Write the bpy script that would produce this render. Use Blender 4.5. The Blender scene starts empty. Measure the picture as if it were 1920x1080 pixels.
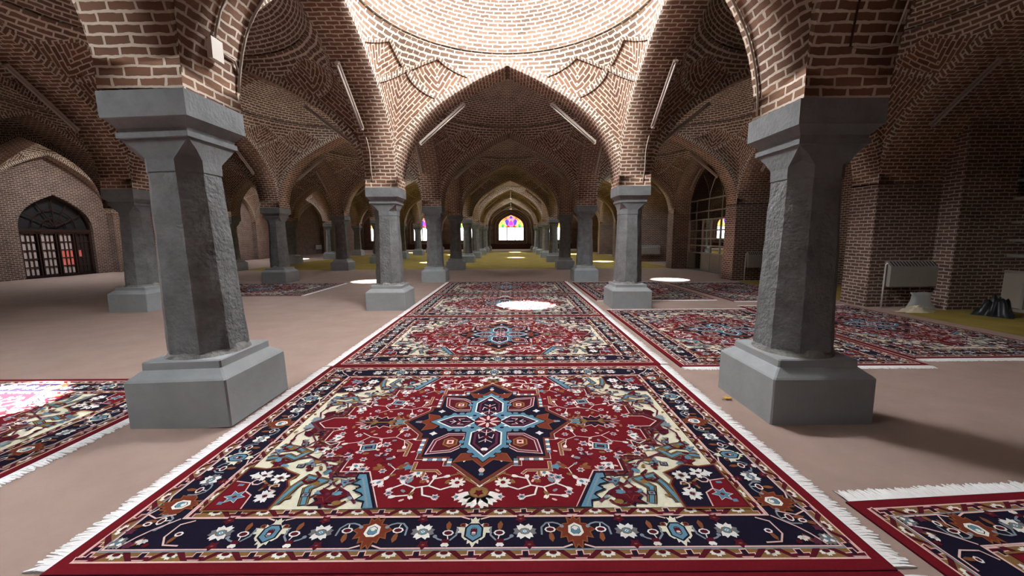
import bpy, bmesh, math, random
import numpy as np
from mathutils import Vector, Matrix
random.seed(7)
SC = bpy.context.scene
C = SC.collection
R = math.radians

# ------------------------------------------------------------------ camera, sky, sun, skylights, exposure
cam_d = bpy.data.cameras.new('camera'); cam = bpy.data.objects.new('camera', cam_d); C.objects.link(cam)
cam_d.sensor_width = 36.0; cam_d.lens = 36.0 * 740 / 1920; cam_d.clip_start = 0.05; cam_d.clip_end = 200
cam.matrix_world = Matrix.Translation((0, 0, 1.56)) @ Matrix.Rotation(R(90 - 7.39), 4, 'X') @ Matrix.Rotation(R(-0.35), 4, 'Z')
SC.camera = cam
SC.view_settings.view_transform = 'Standard'
SC.view_settings.look = 'None'
SC.view_settings.gamma = 1.0
SC.view_settings.use_curve_mapping = False
SC.view_settings.exposure = 0.8

world = bpy.data.worlds.new('sky'); SC.world = world; world.use_nodes = True
wn = world.node_tree.nodes; bg = wn['Background']
bg.inputs['Color'].default_value = (0.62, 0.78, 1.0, 1); bg.inputs['Strength'].default_value = 1.5

sun_d = bpy.data.lights.new('sun', 'SUN'); sun = bpy.data.objects.new('sun', sun_d); C.objects.link(sun)
sun_d.energy = 100.0; sun_d.angle = R(2.0); sun_d.color = (1.0, 0.95, 0.88)
sun.rotation_euler = Vector((0.39, 2.75, -6.3)).to_track_quat('-Z', 'Y').to_euler()
sun.location = (0, 0, 20)

# grid of the hall: lines of columns in x, rows in y
XL = [-19.2, -13.6, -8.25, -2.72, 2.58, 8.0]
ROW1, BY = 3.52, 5.26
def ry(k): return ROW1 + BY * (k - 1)
def bay_centre(c, k):          # c: 0 = the carpeted aisle, -1 the next one towards the door wall
    return (XL[c + 3] + XL[c + 4]) / 2, (ry(k) + ry(k + 1)) / 2
PIER = 0.33                    # half thickness of the arches
Z0, ZA, ZH = 2.60, 4.98, 5.16  # springing, apex of the arches, ring of the dome
ZTOP = 6.42
OCULI = {(0, 1): 30, (-1, 0): 200, (-1, 2): 90, (1, 2): 40, (-1, 4): 150, (1, 4): 150,
         (0, 5): 160, (0, 7): 200, (-1, 6): 150, (1, 6): 150, (-2, 7): 150, (0, -1): 10, (-3, 3): 190, (-3, 5): 170}  # the weak one behind the camera is unseen, added as fill
DOME_FILL = {(0, 1): 720, (-1, 0): 160}
for (c, k), e in OCULI.items():
    ld = bpy.data.lights.new('skylight', 'AREA'); lo = bpy.data.objects.new('skylight', ld); C.objects.link(lo)
    ld.shape = 'DISK'; ld.size = 1.15; ld.energy = e; ld.color = (0.90, 0.96, 1.0)
    x, y = bay_centre(c, k); lo.location = (x, y, ZTOP + 0.1)
for (c, k), e in DOME_FILL.items():      # unseen fill lamps added to brighten the domes of the two brightest bays
    ld = bpy.data.lights.new('dome_fill_lamp', 'POINT'); lo = bpy.data.objects.new('dome_fill_lamp', ld); C.objects.link(lo)
    ld.shadow_soft_size = 0.42; ld.energy = e; ld.color = (0.93, 0.97, 1.0)
    x, y = bay_centre(c, k); lo.location = (x, y, 5.85)

# ------------------------------------------------------------------ materials
def new_mat(name):
    m = bpy.data.materials.new(name); m.use_nodes = True
    return m, m.node_tree.nodes, m.node_tree.links, m.node_tree.nodes['Principled BSDF']
def plain(name, col, rough=0.7, metal=0.0, emit=0.0, noise=0.0, nscale=8.0, bump=0.0, bscale=None, spec=0.3):
    m, n, l, b = new_mat(name)
    b.inputs['Base Color'].default_value = (*col, 1); b.inputs['Roughness'].default_value = rough
    b.inputs['Metallic'].default_value = metal; b.inputs['Specular IOR Level'].default_value = spec
    if emit:
        b.inputs['Emission Color'].default_value = (*col, 1); b.inputs['Emission Strength'].default_value = emit
    if noise or bump:
        tc = n.new('ShaderNodeTexCoord')
        nz = n.new('ShaderNodeTexNoise'); nz.inputs['Scale'].default_value = nscale; nz.inputs['Detail'].default_value = 6
        nz.inputs['Roughness'].default_value = 0.65
        l.new(tc.outputs['Object'], nz.inputs['Vector'])
        if noise:
            mr = n.new('ShaderNodeMapRange')
            mr.inputs['From Min'].default_value = 0.25; mr.inputs['From Max'].default_value = 0.75
            mr.inputs['To Min'].default_value = 1 - noise; mr.inputs['To Max'].default_value = 1 + noise
            l.new(nz.outputs['Fac'], mr.inputs['Value'])
            mx = n.new('ShaderNodeVectorMath'); mx.operation = 'SCALE'; mx.inputs[0].default_value = col
            l.new(mr.outputs['Result'], mx.inputs['Scale'])
            l.new(mx.outputs['Vector'], b.inputs['Base Color'])
        if bump:
            nb = n.new('ShaderNodeTexNoise'); nb.inputs['Scale'].default_value = bscale or nscale * 4; nb.inputs['Detail'].default_value = 5
            l.new(tc.outputs['Object'], nb.inputs['Vector'])
            bp = n.new('ShaderNodeBump'); bp.inputs['Strength'].default_value = bump; bp.inputs['Distance'].default_value = 0.02
            l.new(nb.outputs['Fac'], bp.inputs['Height']); l.new(bp.outputs['Normal'], b.inputs['Normal'])
    return m

def brick_mat(name, c1, c2, mortar, w=0.205, h=0.072, gap=0.0115, wob=0.018):
    m, n, l, b = new_mat(name)
    uv = n.new('ShaderNodeTexCoord')
    nz = n.new('ShaderNodeTexNoise'); nz.inputs['Scale'].default_value = 9.0; nz.inputs['Detail'].default_value = 3
    l.new(uv.outputs['UV'], nz.inputs['Vector'])
    sub = n.new('ShaderNodeVectorMath'); sub.operation = 'SUBTRACT'; sub.inputs[1].default_value = (0.5, 0.5, 0.5)
    l.new(nz.outputs['Color'], sub.inputs[0])
    sc = n.new('ShaderNodeVectorMath'); sc.operation = 'SCALE'; sc.inputs['Scale'].default_value = wob * 2
    l.new(sub.outputs['Vector'], sc.inputs[0])
    ad = n.new('ShaderNodeVectorMath'); ad.operation = 'ADD'
    l.new(uv.outputs['UV'], ad.inputs[0]); l.new(sc.outputs['Vector'], ad.inputs[1])
    bt = n.new('ShaderNodeTexBrick')
    bt.inputs['Scale'].default_value = 1.0; bt.inputs['Brick Width'].default_value = w; bt.inputs['Row Height'].default_value = h
    bt.inputs['Mortar Size'].default_value = gap; bt.inputs['Mortar Smooth'].default_value = 0.25; bt.inputs['Bias'].default_value = -0.1
    bt.inputs['Color1'].default_value = (*c1, 1); bt.inputs['Color2'].default_value = (*c2, 1); bt.inputs['Mortar'].default_value = (*mortar, 1)
    l.new(ad.outputs['Vector'], bt.inputs['Vector'])
    n2 = n.new('ShaderNodeTexNoise'); n2.inputs['Scale'].default_value = 2.3; n2.inputs['Detail'].default_value = 6
    l.new(uv.outputs['UV'], n2.inputs['Vector'])
    mr = n.new('ShaderNodeMapRange'); mr.inputs['From Min'].default_value = 0.25; mr.inputs['From Max'].default_value = 0.75
    mr.inputs['To Min'].default_value = 0.75; mr.inputs['To Max'].default_value = 1.2
    l.new(n2.outputs['Fac'], mr.inputs['Value'])
    mx = n.new('ShaderNodeVectorMath'); mx.operation = 'SCALE'
    l.new(bt.outputs['Color'], mx.inputs[0]); l.new(mr.outputs['Result'], mx.inputs['Scale'])
    l.new(mx.outputs['Vector'], b.inputs['Base Color'])
    b.inputs['Roughness'].default_value = 0.9; b.inputs['Specular IOR Level'].default_value = 0.15
    bp = n.new('ShaderNodeBump'); bp.inputs['Strength'].default_value = 0.6; bp.inputs['Distance'].default_value = 0.012
    inv = n.new('ShaderNodeMath'); inv.operation = 'SUBTRACT'; inv.inputs[0].default_value = 1.0
    l.new(bt.outputs['Fac'], inv.inputs[1])
    n3 = n.new('ShaderNodeTexNoise'); n3.inputs['Scale'].default_value = 45.0; n3.inputs['Detail'].default_value = 3
    l.new(uv.outputs['UV'], n3.inputs['Vector'])
    ma = n.new('ShaderNodeMath'); ma.operation = 'MULTIPLY_ADD'; ma.inputs[1].default_value = 0.35
    l.new(n3.outputs['Fac'], ma.inputs[0]); l.new(inv.outputs['Value'], ma.inputs[2])
    l.new(ma.outputs['Value'], bp.inputs['Height']); l.new(bp.outputs['Normal'], b.inputs['Normal'])
    return m

M = {}
M['brick'] = brick_mat('vault_brick', (0.195, 0.102, 0.063), (0.120, 0.062, 0.041), (0.50, 0.42, 0.345))
M['brick_dome'] = brick_mat('dome_brick', (0.185, 0.118, 0.082), (0.125, 0.080, 0.056), (0.58, 0.51, 0.43), gap=0.0145)
M['brick_wall'] = brick_mat('wall_brick', (0.15, 0.085, 0.062), (0.10, 0.055, 0.044), (0.42, 0.35, 0.31))
M['plaster'] = plain('pale_plaster', (0.55, 0.50, 0.44), 0.9, noise=0.15, nscale=2)
M['stone'] = plain('basalt_stone', (0.150, 0.155, 0.158), 0.8, noise=0.40, nscale=5, bump=1.0, bscale=28)
M['capstone'] = plain('capital_stone', (0.158, 0.166, 0.172), 0.8, noise=0.3, nscale=4, bump=0.35, bscale=30)
M['plinth'] = plain('plinth_paint', (0.285, 0.302, 0.312), 0.75, noise=0.14, nscale=3, bump=0.12, bscale=20)
M['mortarbed'] = plain('mortar_bed', (0.22, 0.22, 0.21), 0.95, noise=0.3, nscale=9, bump=0.8, bscale=30)
M['felt'] = plain('brown_felt', (0.325, 0.236, 0.203), 0.95, noise=0.10, nscale=2.2, bump=0.1, bscale=160, spec=0.1)
M['yellow'] = plain('mustard_carpet', (0.255, 0.185, 0.045), 0.95, noise=0.25, nscale=1.6, bump=0.15, bscale=120, spec=0.1)
M['palefloor'] = plain('pale_matting', (0.52, 0.46, 0.36), 0.9, noise=0.12, nscale=2)
M['dado'] = plain('dark_red_dado', (0.085, 0.030, 0.022), 0.7, noise=0.15)
M['cotton'] = plain('white_cotton', (0.80, 0.80, 0.80), 0.9, spec=0.1)
M['white_enamel'] = plain('cream_enamel', (0.62, 0.58, 0.52), 0.45)
M['tan_enamel'] = plain('dusty_tan_enamel', (0.30, 0.25, 0.21), 0.55)
M['tube'] = plain('unlit_tube', (0.42, 0.38, 0.34), 0.3)
M['grey_enamel'] = plain('grey_enamel', (0.30, 0.275, 0.255), 0.5, noise=0.1, nscale=3)
M['alu'] = plain('anodised_frame', (0.36, 0.33, 0.29), 0.4, metal=0.5)
M['steelpanel'] = plain('painted_sheet', (0.30, 0.26, 0.22), 0.55, noise=0.1, nscale=3)
M['dark'] = plain('dark_metal', (0.02, 0.02, 0.022), 0.6)
M['wood'] = plain('dark_timber', (0.035, 0.014, 0.010), 0.6, noise=0.3, nscale=6)
M['cable'] = plain('cable_sheath', (0.42, 0.37, 0.31), 0.6)
M['frost'] = plain('frosted_glass', (0.62, 0.52, 0.50), 0.35)
M['frost_red_glow'] = plain('frosted_glass_painted_red_light', (0.75, 0.18, 0.14), 0.35, emit=0.12)  # reflected red light put into the pane colour, with a faint glow
M['cloth'] = plain('cream_cloth', (0.62, 0.55, 0.42), 0.9, noise=0.1)
M['film'] = plain('cloudy_plastic', (0.55, 0.57, 0.57), 0.25, spec=0.6)
_m, _n, _l, _b = M['film'], M['film'].node_tree.nodes, M['film'].node_tree.links, M['film'].node_tree.nodes['Principled BSDF']
_t = _n.new('ShaderNodeBsdfTransparent'); _x = _n.new('ShaderNodeMixShader'); _x.inputs['Fac'].default_value = 0.55
_l.new(_t.outputs['BSDF'], _x.inputs[1]); _l.new(_b.outputs['BSDF'], _x.inputs[2]); _l.new(_x.outputs['Shader'], _n['Material Output'].inputs['Surface'])
M['binbag'] = plain('black_bag', (0.012, 0.014, 0.018), 0.4)
M['leaf'] = plain('yellow_leaf', (0.62, 0.38, 0.03), 0.7)
def glow(name, col, s):
    m, n, l, b = new_mat(name)
    b.inputs['Base Color'].default_value = (*[min(1, x) * .3 for x in col], 1)
    b.inputs['Emission Color'].default_value = (*col, 1); b.inputs['Emission Strength'].default_value = s
    return m
M['day'] = glow('daylit_pane', (1.0, 0.98, 0.93), 2.8)
for nm, col in dict(gl_red=(1, .04, .02), gl_blue=(.10, .05, 1), gl_violet=(.45, .05, .75), gl_pink=(1, .22, .45), gl_yellow=(1, .72, .15), gl_green=(.03, .45, .1), gl_orange=(1, .30, .08)).items():
    M[nm] = glow(nm, col, 1.3)
def mirror_glass():
    m, n, l, b = new_mat('dark_window_glass')
    out = n['Material Output']; n.remove(b)
    gl = n.new('ShaderNodeBsdfGlossy'); gl.inputs['Roughness'].default_value = 0.015; gl.inputs['Color'].default_value = (.9, .9, .9, 1)
    tr = n.new('ShaderNodeBsdfTransparent'); tr.inputs['Color'].default_value = (.55, .55, .55, 1)
    fr = n.new('ShaderNodeFresnel'); fr.inputs['IOR'].default_value = 1.9
    mx = n.new('ShaderNodeMixShader')
    l.new(fr.outputs['Fac'], mx.inputs['Fac']); l.new(tr.outputs['BSDF'], mx.inputs[1]); l.new(gl.outputs['BSDF'], mx.inputs[2])
    l.new(mx.outputs['Shader'], out.inputs['Surface'])
    return m
M['glass'] = mirror_glass()

# ------------------------------------------------------------------ object helpers
def link(name, me, parent=None, kind=None):
    o = bpy.data.objects.new(name, me); C.objects.link(o)
    if parent: o.parent = parent
    if kind: o['kind'] = kind
    return o
def tag(o, label, cat, group=None, kind='thing'):
    o['label'] = label; o['category'] = cat; o['kind'] = kind
    if group: o['group'] = group
    return o
def empty(name, loc, label, cat, group=None, rotz=0):
    o = bpy.data.objects.new(name, None); C.objects.link(o); o.location = loc; o.rotation_euler = (0, 0, rotz)
    o.empty_display_size = 0.2
    return tag(o, label, cat, group)
def copy_tree(src, loc, label, group=None, rot=None):
    r = src.copy(); C.objects.link(r); r.location = loc; r['label'] = label
    if rot is not None: r.rotation_euler = rot
    if group: r['group'] = group
    for ch in src.children:
        c = ch.copy(); C.objects.link(c); c.parent = r
        for g in ch.children:
            d = g.copy(); C.objects.link(d); d.parent = c
    return r

class MB:
    """collects faces (with metre UVs) and links them as one mesh"""
    def __init__(s): s.v = []; s.f = []; s.uv = []; s.mi = []; s.sm = []
    def face(s, pts, uvs=None, mi=0, smooth=False):
        i = len(s.v); s.v.extend([tuple(p) for p in pts]); s.f.append(tuple(range(i, i + len(pts))))
        if uvs is None:
            a, b2, c2 = Vector(pts[0]), Vector(pts[1]), Vector(pts[2])
            nn = (b2 - a).cross(c2 - a); ax = max(range(3), key=lambda k: abs(nn[k]))
            if ax == 2: uvs = [(p[0], p[1]) for p in pts]
            elif ax == 1: uvs = [(p[0], p[2]) for p in pts]
            else: uvs = [(p[1], p[2]) for p in pts]
        s.uv.append(uvs); s.mi.append(mi); s.sm.append(smooth)
    def box(s, x0, x1, y0, y1, z0, z1, mi=0, skip=''):
        P = lambda x, y, z: (x, y, z)
        if 'b' not in skip: s.face([P(x0, y0, z0), P(x0, y1, z0), P(x1, y1, z0), P(x1, y0, z0)], mi=mi)
        if 't' not in skip: s.face([P(x0, y0, z1), P(x1, y0, z1), P(x1, y1, z1), P(x0, y1, z1)], mi=mi)
        s.face([P(x0, y0, z0), P(x1, y0, z0), P(x1, y0, z1), P(x0, y0, z1)], mi=mi)
        s.face([P(x1, y1, z0), P(x0, y1, z0), P(x0, y1, z1), P(x1, y1, z1)], mi=mi)
        s.face([P(x0, y1, z0), P(x0, y0, z0), P(x0, y0, z1), P(x0, y1, z1)], mi=mi)
        s.face([P(x1, y0, z0), P(x1, y1, z0), P(x1, y1, z1), P(x1, y0, z1)], mi=mi)
    def bar(s, p, q, w, h=None, mi=0):
        """rectangular bar from p to q"""
        h = h or w; p, q = Vector(p), Vector(q); d = (q - p).normalized()
        up = Vector((0, 0, 1)) if abs(d.z) < 0.95 else Vector((0, 1, 0))
        a = d.cross(up).normalized() * w / 2; b = a.cross(d).normalized() * h / 2
        r0 = [p + a + b, p - a + b, p - a - b, p + a - b]; r1 = [x + (q - p) for x in r0]
        for i in range(4):
            j = (i + 1) % 4; s.face([r0[i], r0[j], r1[j], r1[i]], mi=mi)
        s.face(r0[::-1], mi=mi); s.face(r1, mi=mi)
    def tube(s, pts, r, n=8, mi=0):
        pts = [Vector(p) for p in pts]; rings = []
        for i, p in enumerate(pts):
            d = (pts[min(i + 1, len(pts) - 1)] - pts[max(i - 1, 0)]).normalized()
            up = Vector((0, 0, 1)) if abs(d.z) < 0.9 else Vector((0, 1, 0))
            a = d.cross(up).normalized(); b = a.cross(d)
            rings.append([p + (a * math.cos(t) + b * math.sin(t)) * r for t in [2 * math.pi * k / n for k in range(n)]])
        for q0, q1 in zip(rings, rings[1:]):
            for i in range(n):
                j = (i + 1) % n; s.face([q0[i], q0[j], q1[j], q1[i]], mi=mi, smooth=True)
        s.face(rings[0][::-1], mi=mi); s.face(rings[-1], mi=mi)
    def loft(s, loops, caps=True, mi=0, smooth=False):
        n = len(loops[0])
        for q0, q1 in zip(loops, loops[1:]):
            for i in range(n):
                j = (i + 1) % n; s.face([q0[i], q0[j], q1[j], q1[i]], mi=mi, smooth=smooth)
        if caps: s.face(loops[0][::-1], mi=mi); s.face(loops[-1], mi=mi)
    def mesh(s, name, mats, weld=True):
        me = bpy.data.meshes.new(name); me.from_pydata(s.v, [], s.f)
        uvl = me.uv_layers.new(name='UVMap')
        flat = np.array([c for u in s.uv for p in u for c in p], dtype=np.float32)
        uvl.data.foreach_set('uv', flat)
        for m in (mats if isinstance(mats, (list, tuple)) else [mats]): me.materials.append(m)
        me.polygons.foreach_set('material_index', s.mi)
        me.polygons.foreach_set('use_smooth', s.sm)
        if weld:
            bm = bmesh.new(); bm.from_mesh(me); bmesh.ops.remove_doubles(bm, verts=bm.verts, dist=2e-5); bm.to_mesh(me); bm.free()
        me.update(); return me
    def build(s, name, mats, parent=None, kind=None, weld=True):
        return link(name, s.mesh(name, mats, weld), parent, kind)

# ------------------------------------------------------------------ arch profile (share of half span, height), apex to springing
_AP = [(0, ZA), (0.13, 4.85), (0.28, 4.69), (0.45, 4.47), (0.60, 4.25), (0.73, 4.01), (0.83, 3.76), (0.905, 3.50), (0.955, 3.25), (0.985, 3.0), (1.0, 2.78), (1.0, Z0)]
def arch_profile(c, sub=3):
    P = [Vector((a * c, z)) for a, z in _AP]; out = []
    for i in range(len(P) - 1):
        p0 = P[i - 1] if i > 0 else P[i] * 2 - P[i + 1]
        p1, p2 = P[i], P[i + 1]; p3 = P[i + 2] if i + 2 < len(P) else P[i + 1] * 2 - P[i]
        for k in range(sub):
            t = k / sub
            out.append(0.5 * ((2 * p1) + (p2 - p0) * t + (2 * p0 - 5 * p1 + 4 * p2 - p3) * t * t + (3 * p1 - p0 - 3 * p2 + p3) * t ** 3))
    out.append(P[-1]); return [(min(p.x, c), p.y) for p in out]
BAND = 0.13
def arch_extrados(pr, c):
    ex = []
    for i, (s, z) in enumerate(pr):
        a = pr[max(i - 1, 0)]; b = pr[min(i + 1, len(pr) - 1)]
        d = Vector((b[0] - a[0], b[1] - a[1])).normalized(); nrm = Vector((-d.y, d.x))
        if nrm.x < 0: nrm = -nrm
        if i == 0: e = Vector((0, z + BAND * 1.25))
        else: e = Vector((s, z)) + nrm * BAND
        ex.append((min(max(e.x, 0), c), e.y))
    ex[0] = (0, min(ex[0][1], ZH - 0.02)); return ex

def vault_bay(hx, hy, oculus):
    """one vaulted bay: the inner half of its four pointed arches, pendentives with sunk brick kites, ring and shallow dome"""
    cx, cy = hx - PIER, hy - PIER
    mb = MB(); prof, exts = {}, {}
    for key, c in (('x', cx), ('y', cy)):
        prof[key] = arch_profile(c); exts[key] = arch_extrados(prof[key], c)
    def zext(key, s):
        e = exts[key]; c = cx if key == 'x' else cy
        xs, zs = [], []
        for a, z in e:
            if xs and a <= xs[-1]: continue
            xs.append(a); zs.append(z)
            if a >= c: break
        return float(np.interp(s, xs, zs))
    # arches
    for key, half, c, sg in (('y', hx, cx, 1), ('y', hx, cx, -1), ('x', hy, cy, 1), ('x', hy, cy, -1)):
        pr, ex = prof[key], exts[key]
        to3 = (lambda w, s, z: (w, s, z)) if key == 'y' else (lambda w, s, z: (s, w, z))
        for side in (1, -1):
            acc = 0
            for i in range(len(pr) - 1):
                (s0, z0), (s1, z1) = pr[i], pr[i + 1]; d = math.hypot(s1 - s0, z1 - z0)
                mb.face([to3(sg * c, side * s0, z0), to3(sg * half, side * s0, z0), to3(sg * half, side * s1, z1), to3(sg * c, side * s1, z1)],
                        [(PIER + .1, acc), (.1, acc), (.1, acc + d), (PIER + .1, acc + d)], smooth=True)
                (e0, f0), (e1, f1) = ex[i], ex[i + 1]
                if math.hypot(e0 - s0, f0 - z0) > 1e-3 or math.hypot(e1 - s1, f1 - z1) > 1e-3:
                    mb.face([to3(sg * c, side * s0, z0), to3(sg * c, side * s1, z1), to3(sg * c, side * e1, f1), to3(sg * c, side * e0, f0)],
                            [(.035, acc), (.035, acc + d), (.035 + math.hypot(e1 - s1, f1 - z1), acc + d), (.035 + math.hypot(e0 - s0, f0 - z0), acc)], mi=2)
                acc += d
    for sx, sy in ((1, 1), (-1, 1), (1, -1), (-1, -1)):     # underside of the pier, resting on the abacus
        q = [(sx * (cx - .001), sy * (cy - .001), Z0 + .012), (sx * (hx + .01), sy * (cy - .001), Z0 + .012), (sx * (hx + .01), sy * (hy + .01), Z0 + .012), (sx * (cx - .001), sy * (hy + .01), Z0 + .012)]
        mb.face(q if sx * sy < 0 else q[::-1])
    # pendentives
    r = min(cx, cy) - 0.01; L = 2.0; H = ZH
    def bottom(p):
        if p <= 0: return (cx, cy * (1 + p), zext('y', cy * (1 + p)))
        return (cx * (1 - p), cy, zext('x', cx * (1 - p)))
    def to3d(X, z, rec=0.0):
        p = max(-1, min(1, X / L)); bx, by, bz = bottom(p)
        a = math.atan2(by, bx); tx, ty = r * math.cos(a), r * math.sin(a)
        t = max(0.0, min(1.0, (z - bz) / max(H - bz, 1e-4))); k = 1 - t ** 2.2
        return (tx + (bx - tx) * k + math.cos(a) * rec, ty + (by - ty) * k + math.sin(a) * rec, z + rec * .5 * t)
    kv = [(0, 3.05), (.42 * L, 4.36), (0, 4.78), (-.42 * L, 4.36)]
    kr = [(0.0, 4.78), (.42 * L, 4.36), (.72 * L, 4.76), (.35 * L, 5.06)]
    kl = [(-x, z) for x, z in kr][::-1]
    def inset(poly, d):
        cxx = sum(p[0] for p in poly) / 4; czz = sum(p[1] for p in poly) / 4; out = []
        n = len(poly); lines = []
        for i in range(n):
            a, b = Vector(poly[i]), Vector(poly[(i + 1) % n]); dd = (b - a).normalized(); nn = Vector((-dd.y, dd.x))
            if nn.dot(Vector((cxx, czz)) - a) < 0: nn = -nn
            lines.append((a + nn * d, dd))
        for i in range(n):
            (a, u), (b, v) = lines[i - 1], lines[i]
            det = u.x * -v.y + v.x * u.y
            t = ((b.x - a.x) * -v.y + v.x * (b.y - a.y)) / det
            out.append(tuple(a + u * t))
        return out
    kites = [kv, kr, kl]; ins = [inset(k, .05) for k in kites]
    bm = bmesh.new(); NP, NT = 36, 8; g = []
    for i in range(NP + 1):
        p = -1 + 2 * i / NP; bz = bottom(p)[2]
        g.append([bm.verts.new((p * L, 0, bz + (H - bz) * j / NT)) for j in range(NT + 1)])
    for i in range(NP):
        for j in range(NT):
            bm.faces.new((g[i][j], g[i + 1][j], g[i + 1][j + 1], g[i][j + 1]))
    cuts = []
    for k in kites + ins:
        for i in range(4): cuts.append((k[i], k[(i + 1) % 4]))
    for k in kites:
        cuts.append((k[0], k[2]) if k is kv else None)
    for k in (kr, kl):
        b_ = min(k, key=lambda p: p[1]); t_ = max(k, key=lambda p: p[1]); cuts.append((b_, t_))
    for cct in cuts:
        if cct is None: continue
        a, b = cct; d = Vector((b[0] - a[0], 0, b[1] - a[1]))
        bmesh.ops.bisect_plane(bm, geom=bm.verts[:] + bm.edges[:] + bm.faces[:], dist=1e-5, plane_co=(a[0], 0, a[1]), plane_no=(-d.z, 0, d.x))
    def inside(poly, x, z):
        s = 0
        for i in range(4):
            a, b = poly[i], poly[(i + 1) % 4]
            cr = (b[0] - a[0]) * (z - a[1]) - (b[1] - a[1]) * (x - a[0])
            if abs(cr) < 1e-9: continue
            if s == 0: s = 1 if cr > 0 else -1
            elif (cr > 0) != (s > 0): return False
        return True
    REC = 0.035; quads = []   # (list of 2d pts, region, uv list)
    region = {}
    for f in bm.faces:
        c0 = f.calc_center_median(); reg = 0
        for q in range(3):
            if inside(ins[q], c0.x, c0.z): reg = 1 + q
            elif inside(kites[q], c0.x, c0.z): reg = 11 + q
        region[f] = reg
    pieces = []
    for f in bm.faces:
        reg = region[f]; pts = [(v.co.x, v.co.z) for v in f.verts]
        if reg == 0: uv = [(x, z) for x, z in pts]; rec = 0
        elif reg > 10:
            k = kites[reg - 11]; c0 = f.calc_center_median(); best = None
            for i in range(4):
                a, b = Vector(k[i]), Vector(k[(i + 1) % 4]); d = (b - a).normalized(); nn = Vector((-d.y, d.x))
                dist = abs((Vector((c0.x, c0.z)) - a).dot(nn))
                if best is None or dist < best[0]: best = (dist, a, d, nn)
            _, a, d, nn = best
            uv = [(0.1 + abs((Vector(p) - a).dot(nn)), (Vector(p) - a).dot(d)) for p in pts]; rec = 0
        else:
            k = kites[reg - 1]; b_ = Vector(min(k, key=lambda p: p[1])); t_ = Vector(max(k, key=lambda p: p[1])); ax = (t_ - b_).normalized(); pp = Vector((ax.y, -ax.x))
            be = R(42); uv = []
            for p in pts:
                e = (Vector(p) - b_).dot(ax); xi = abs((Vector(p) - b_).dot(pp))
                uv.append((e * math.cos(be) + xi * math.sin(be), -e * math.sin(be) + xi * math.cos(be)))
            rec = REC
        pieces.append((pts, uv, rec))
    walls = []
    for e in bm.edges:
        rr = [1 if 0 < region[f] < 10 else 0 for f in e.link_faces]
        if (len(rr) == 2 and rr[0] != rr[1]) or (len(rr) == 1 and rr[0]):
            walls.append([(v.co.x, v.co.z) for v in e.verts])
    bm.free()
    for sx, sy in ((1, 1), (-1, 1), (1, -1), (-1, -1)):
        T = lambda q: (q[0] * sx, q[1] * sy, q[2])
        for pts, uv, rec in pieces:
            mb.face([T(to3d(x, z, rec)) for x, z in pts], uv, mi=0 if rec else 2)
        for a, b in walls:
            mb.face([T(to3d(*a)), T(to3d(*b)), T(to3d(*b, REC)), T(to3d(*a, REC))], [(0, 0), (.05, 0), (.05, .03), (0, .03)])
    # ring and dome
    ro = 0.60; prof_d = [(r, H), (r + .05, H + .004), (r + .05, H + .045), (r - .01, H + .05)]
    n = 12
    for i in range(1, n + 1):
        t = i / n; rho = (r - .01) + (ro - r + .01) * t
        prof_d.append((rho, H + .05 + (ZTOP - .4 - H - .05) * (1 - (1 - t) ** 2) ** .62))
    arc = [0]
    for a, b in zip(prof_d, prof_d[1:]): arc.append(arc[-1] + math.hypot(b[0] - a[0], b[1] - a[1]))
    N = 72
    for i in range(N):
        a0, a1 = 2 * math.pi * i / N, 2 * math.pi * (i + 1) / N
        for j in range(len(prof_d) - 1):
            (r0, z0), (r1, z1) = prof_d[j], prof_d[j + 1]
            mb.face([(r0 * math.cos(a0), r0 * math.sin(a0), z0), (r0 * math.cos(a1), r0 * math.sin(a1), z0),
                     (r1 * math.cos(a1), r1 * math.sin(a1), z1), (r1 * math.cos(a0), r1 * math.sin(a0), z1)],
                    [(a0 * r, arc[j]), (a1 * r, arc[j]), (a1 * r, arc[j + 1]), (a0 * r, arc[j + 1])], mi=2, smooth=j > 3)
        zt = prof_d[-1][1]
        if oculus:
            mb.face([(ro * math.cos(a0), ro * math.sin(a0), zt), (ro * math.cos(a1), ro * math.sin(a1), zt),
                     (ro * math.cos(a1), ro * math.sin(a1), ZTOP), (ro * math.cos(a0), ro * math.sin(a0), ZTOP)], mi=1)
        else:
            mb.face([(ro * math.cos(a0), ro * math.sin(a0), zt), (ro * math.cos(a1), ro * math.sin(a1), zt), (0, 0, zt + .06)], mi=2)
    return mb.mesh('ceiling', [M['brick'], M['plaster'], M['brick_dome']])

# the pier over the big front column stands a little higher and leans out
WP = Vector((-2.72, ry(1), 0)); WD = (-0.115, 0.0, 0.105)
def warp(p):
    d = math.hypot(p[0] - WP.x, p[1] - WP.y); w = min(1, max(0, (1.9 - d) / 1.3)); w = w * w * (3 - 2 * w)
    h = min(1, max(0, (4.7 - p[2]) / 1.5)); h = h * h * (3 - 2 * h); w *= h
    return (p[0] + WD[0] * w, p[1] + WD[1] * w, p[2] + WD[2] * w)
_bays = {}
for c in range(-3, 2):
    for k in range(-1, 10):
        oc = (c, k) in OCULI
        if (c, oc) not in _bays:
            _bays[(c, oc)] = vault_bay((XL[c + 4] - XL[c + 3]) / 2, BY / 2, oc)
        me = _bays[(c, oc)]; x, y = bay_centre(c, k)
        if c in (-1, 0) and k in (0, 1):
            me = me.copy()
            for v in me.vertices:
                q = warp((v.co.x + x, v.co.y + y, v.co.z)); v.co = (q[0] - x, q[1] - y, q[2])
        o = link('ceiling', me, kind='structure'); o.location = (x, y, 0)

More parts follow.
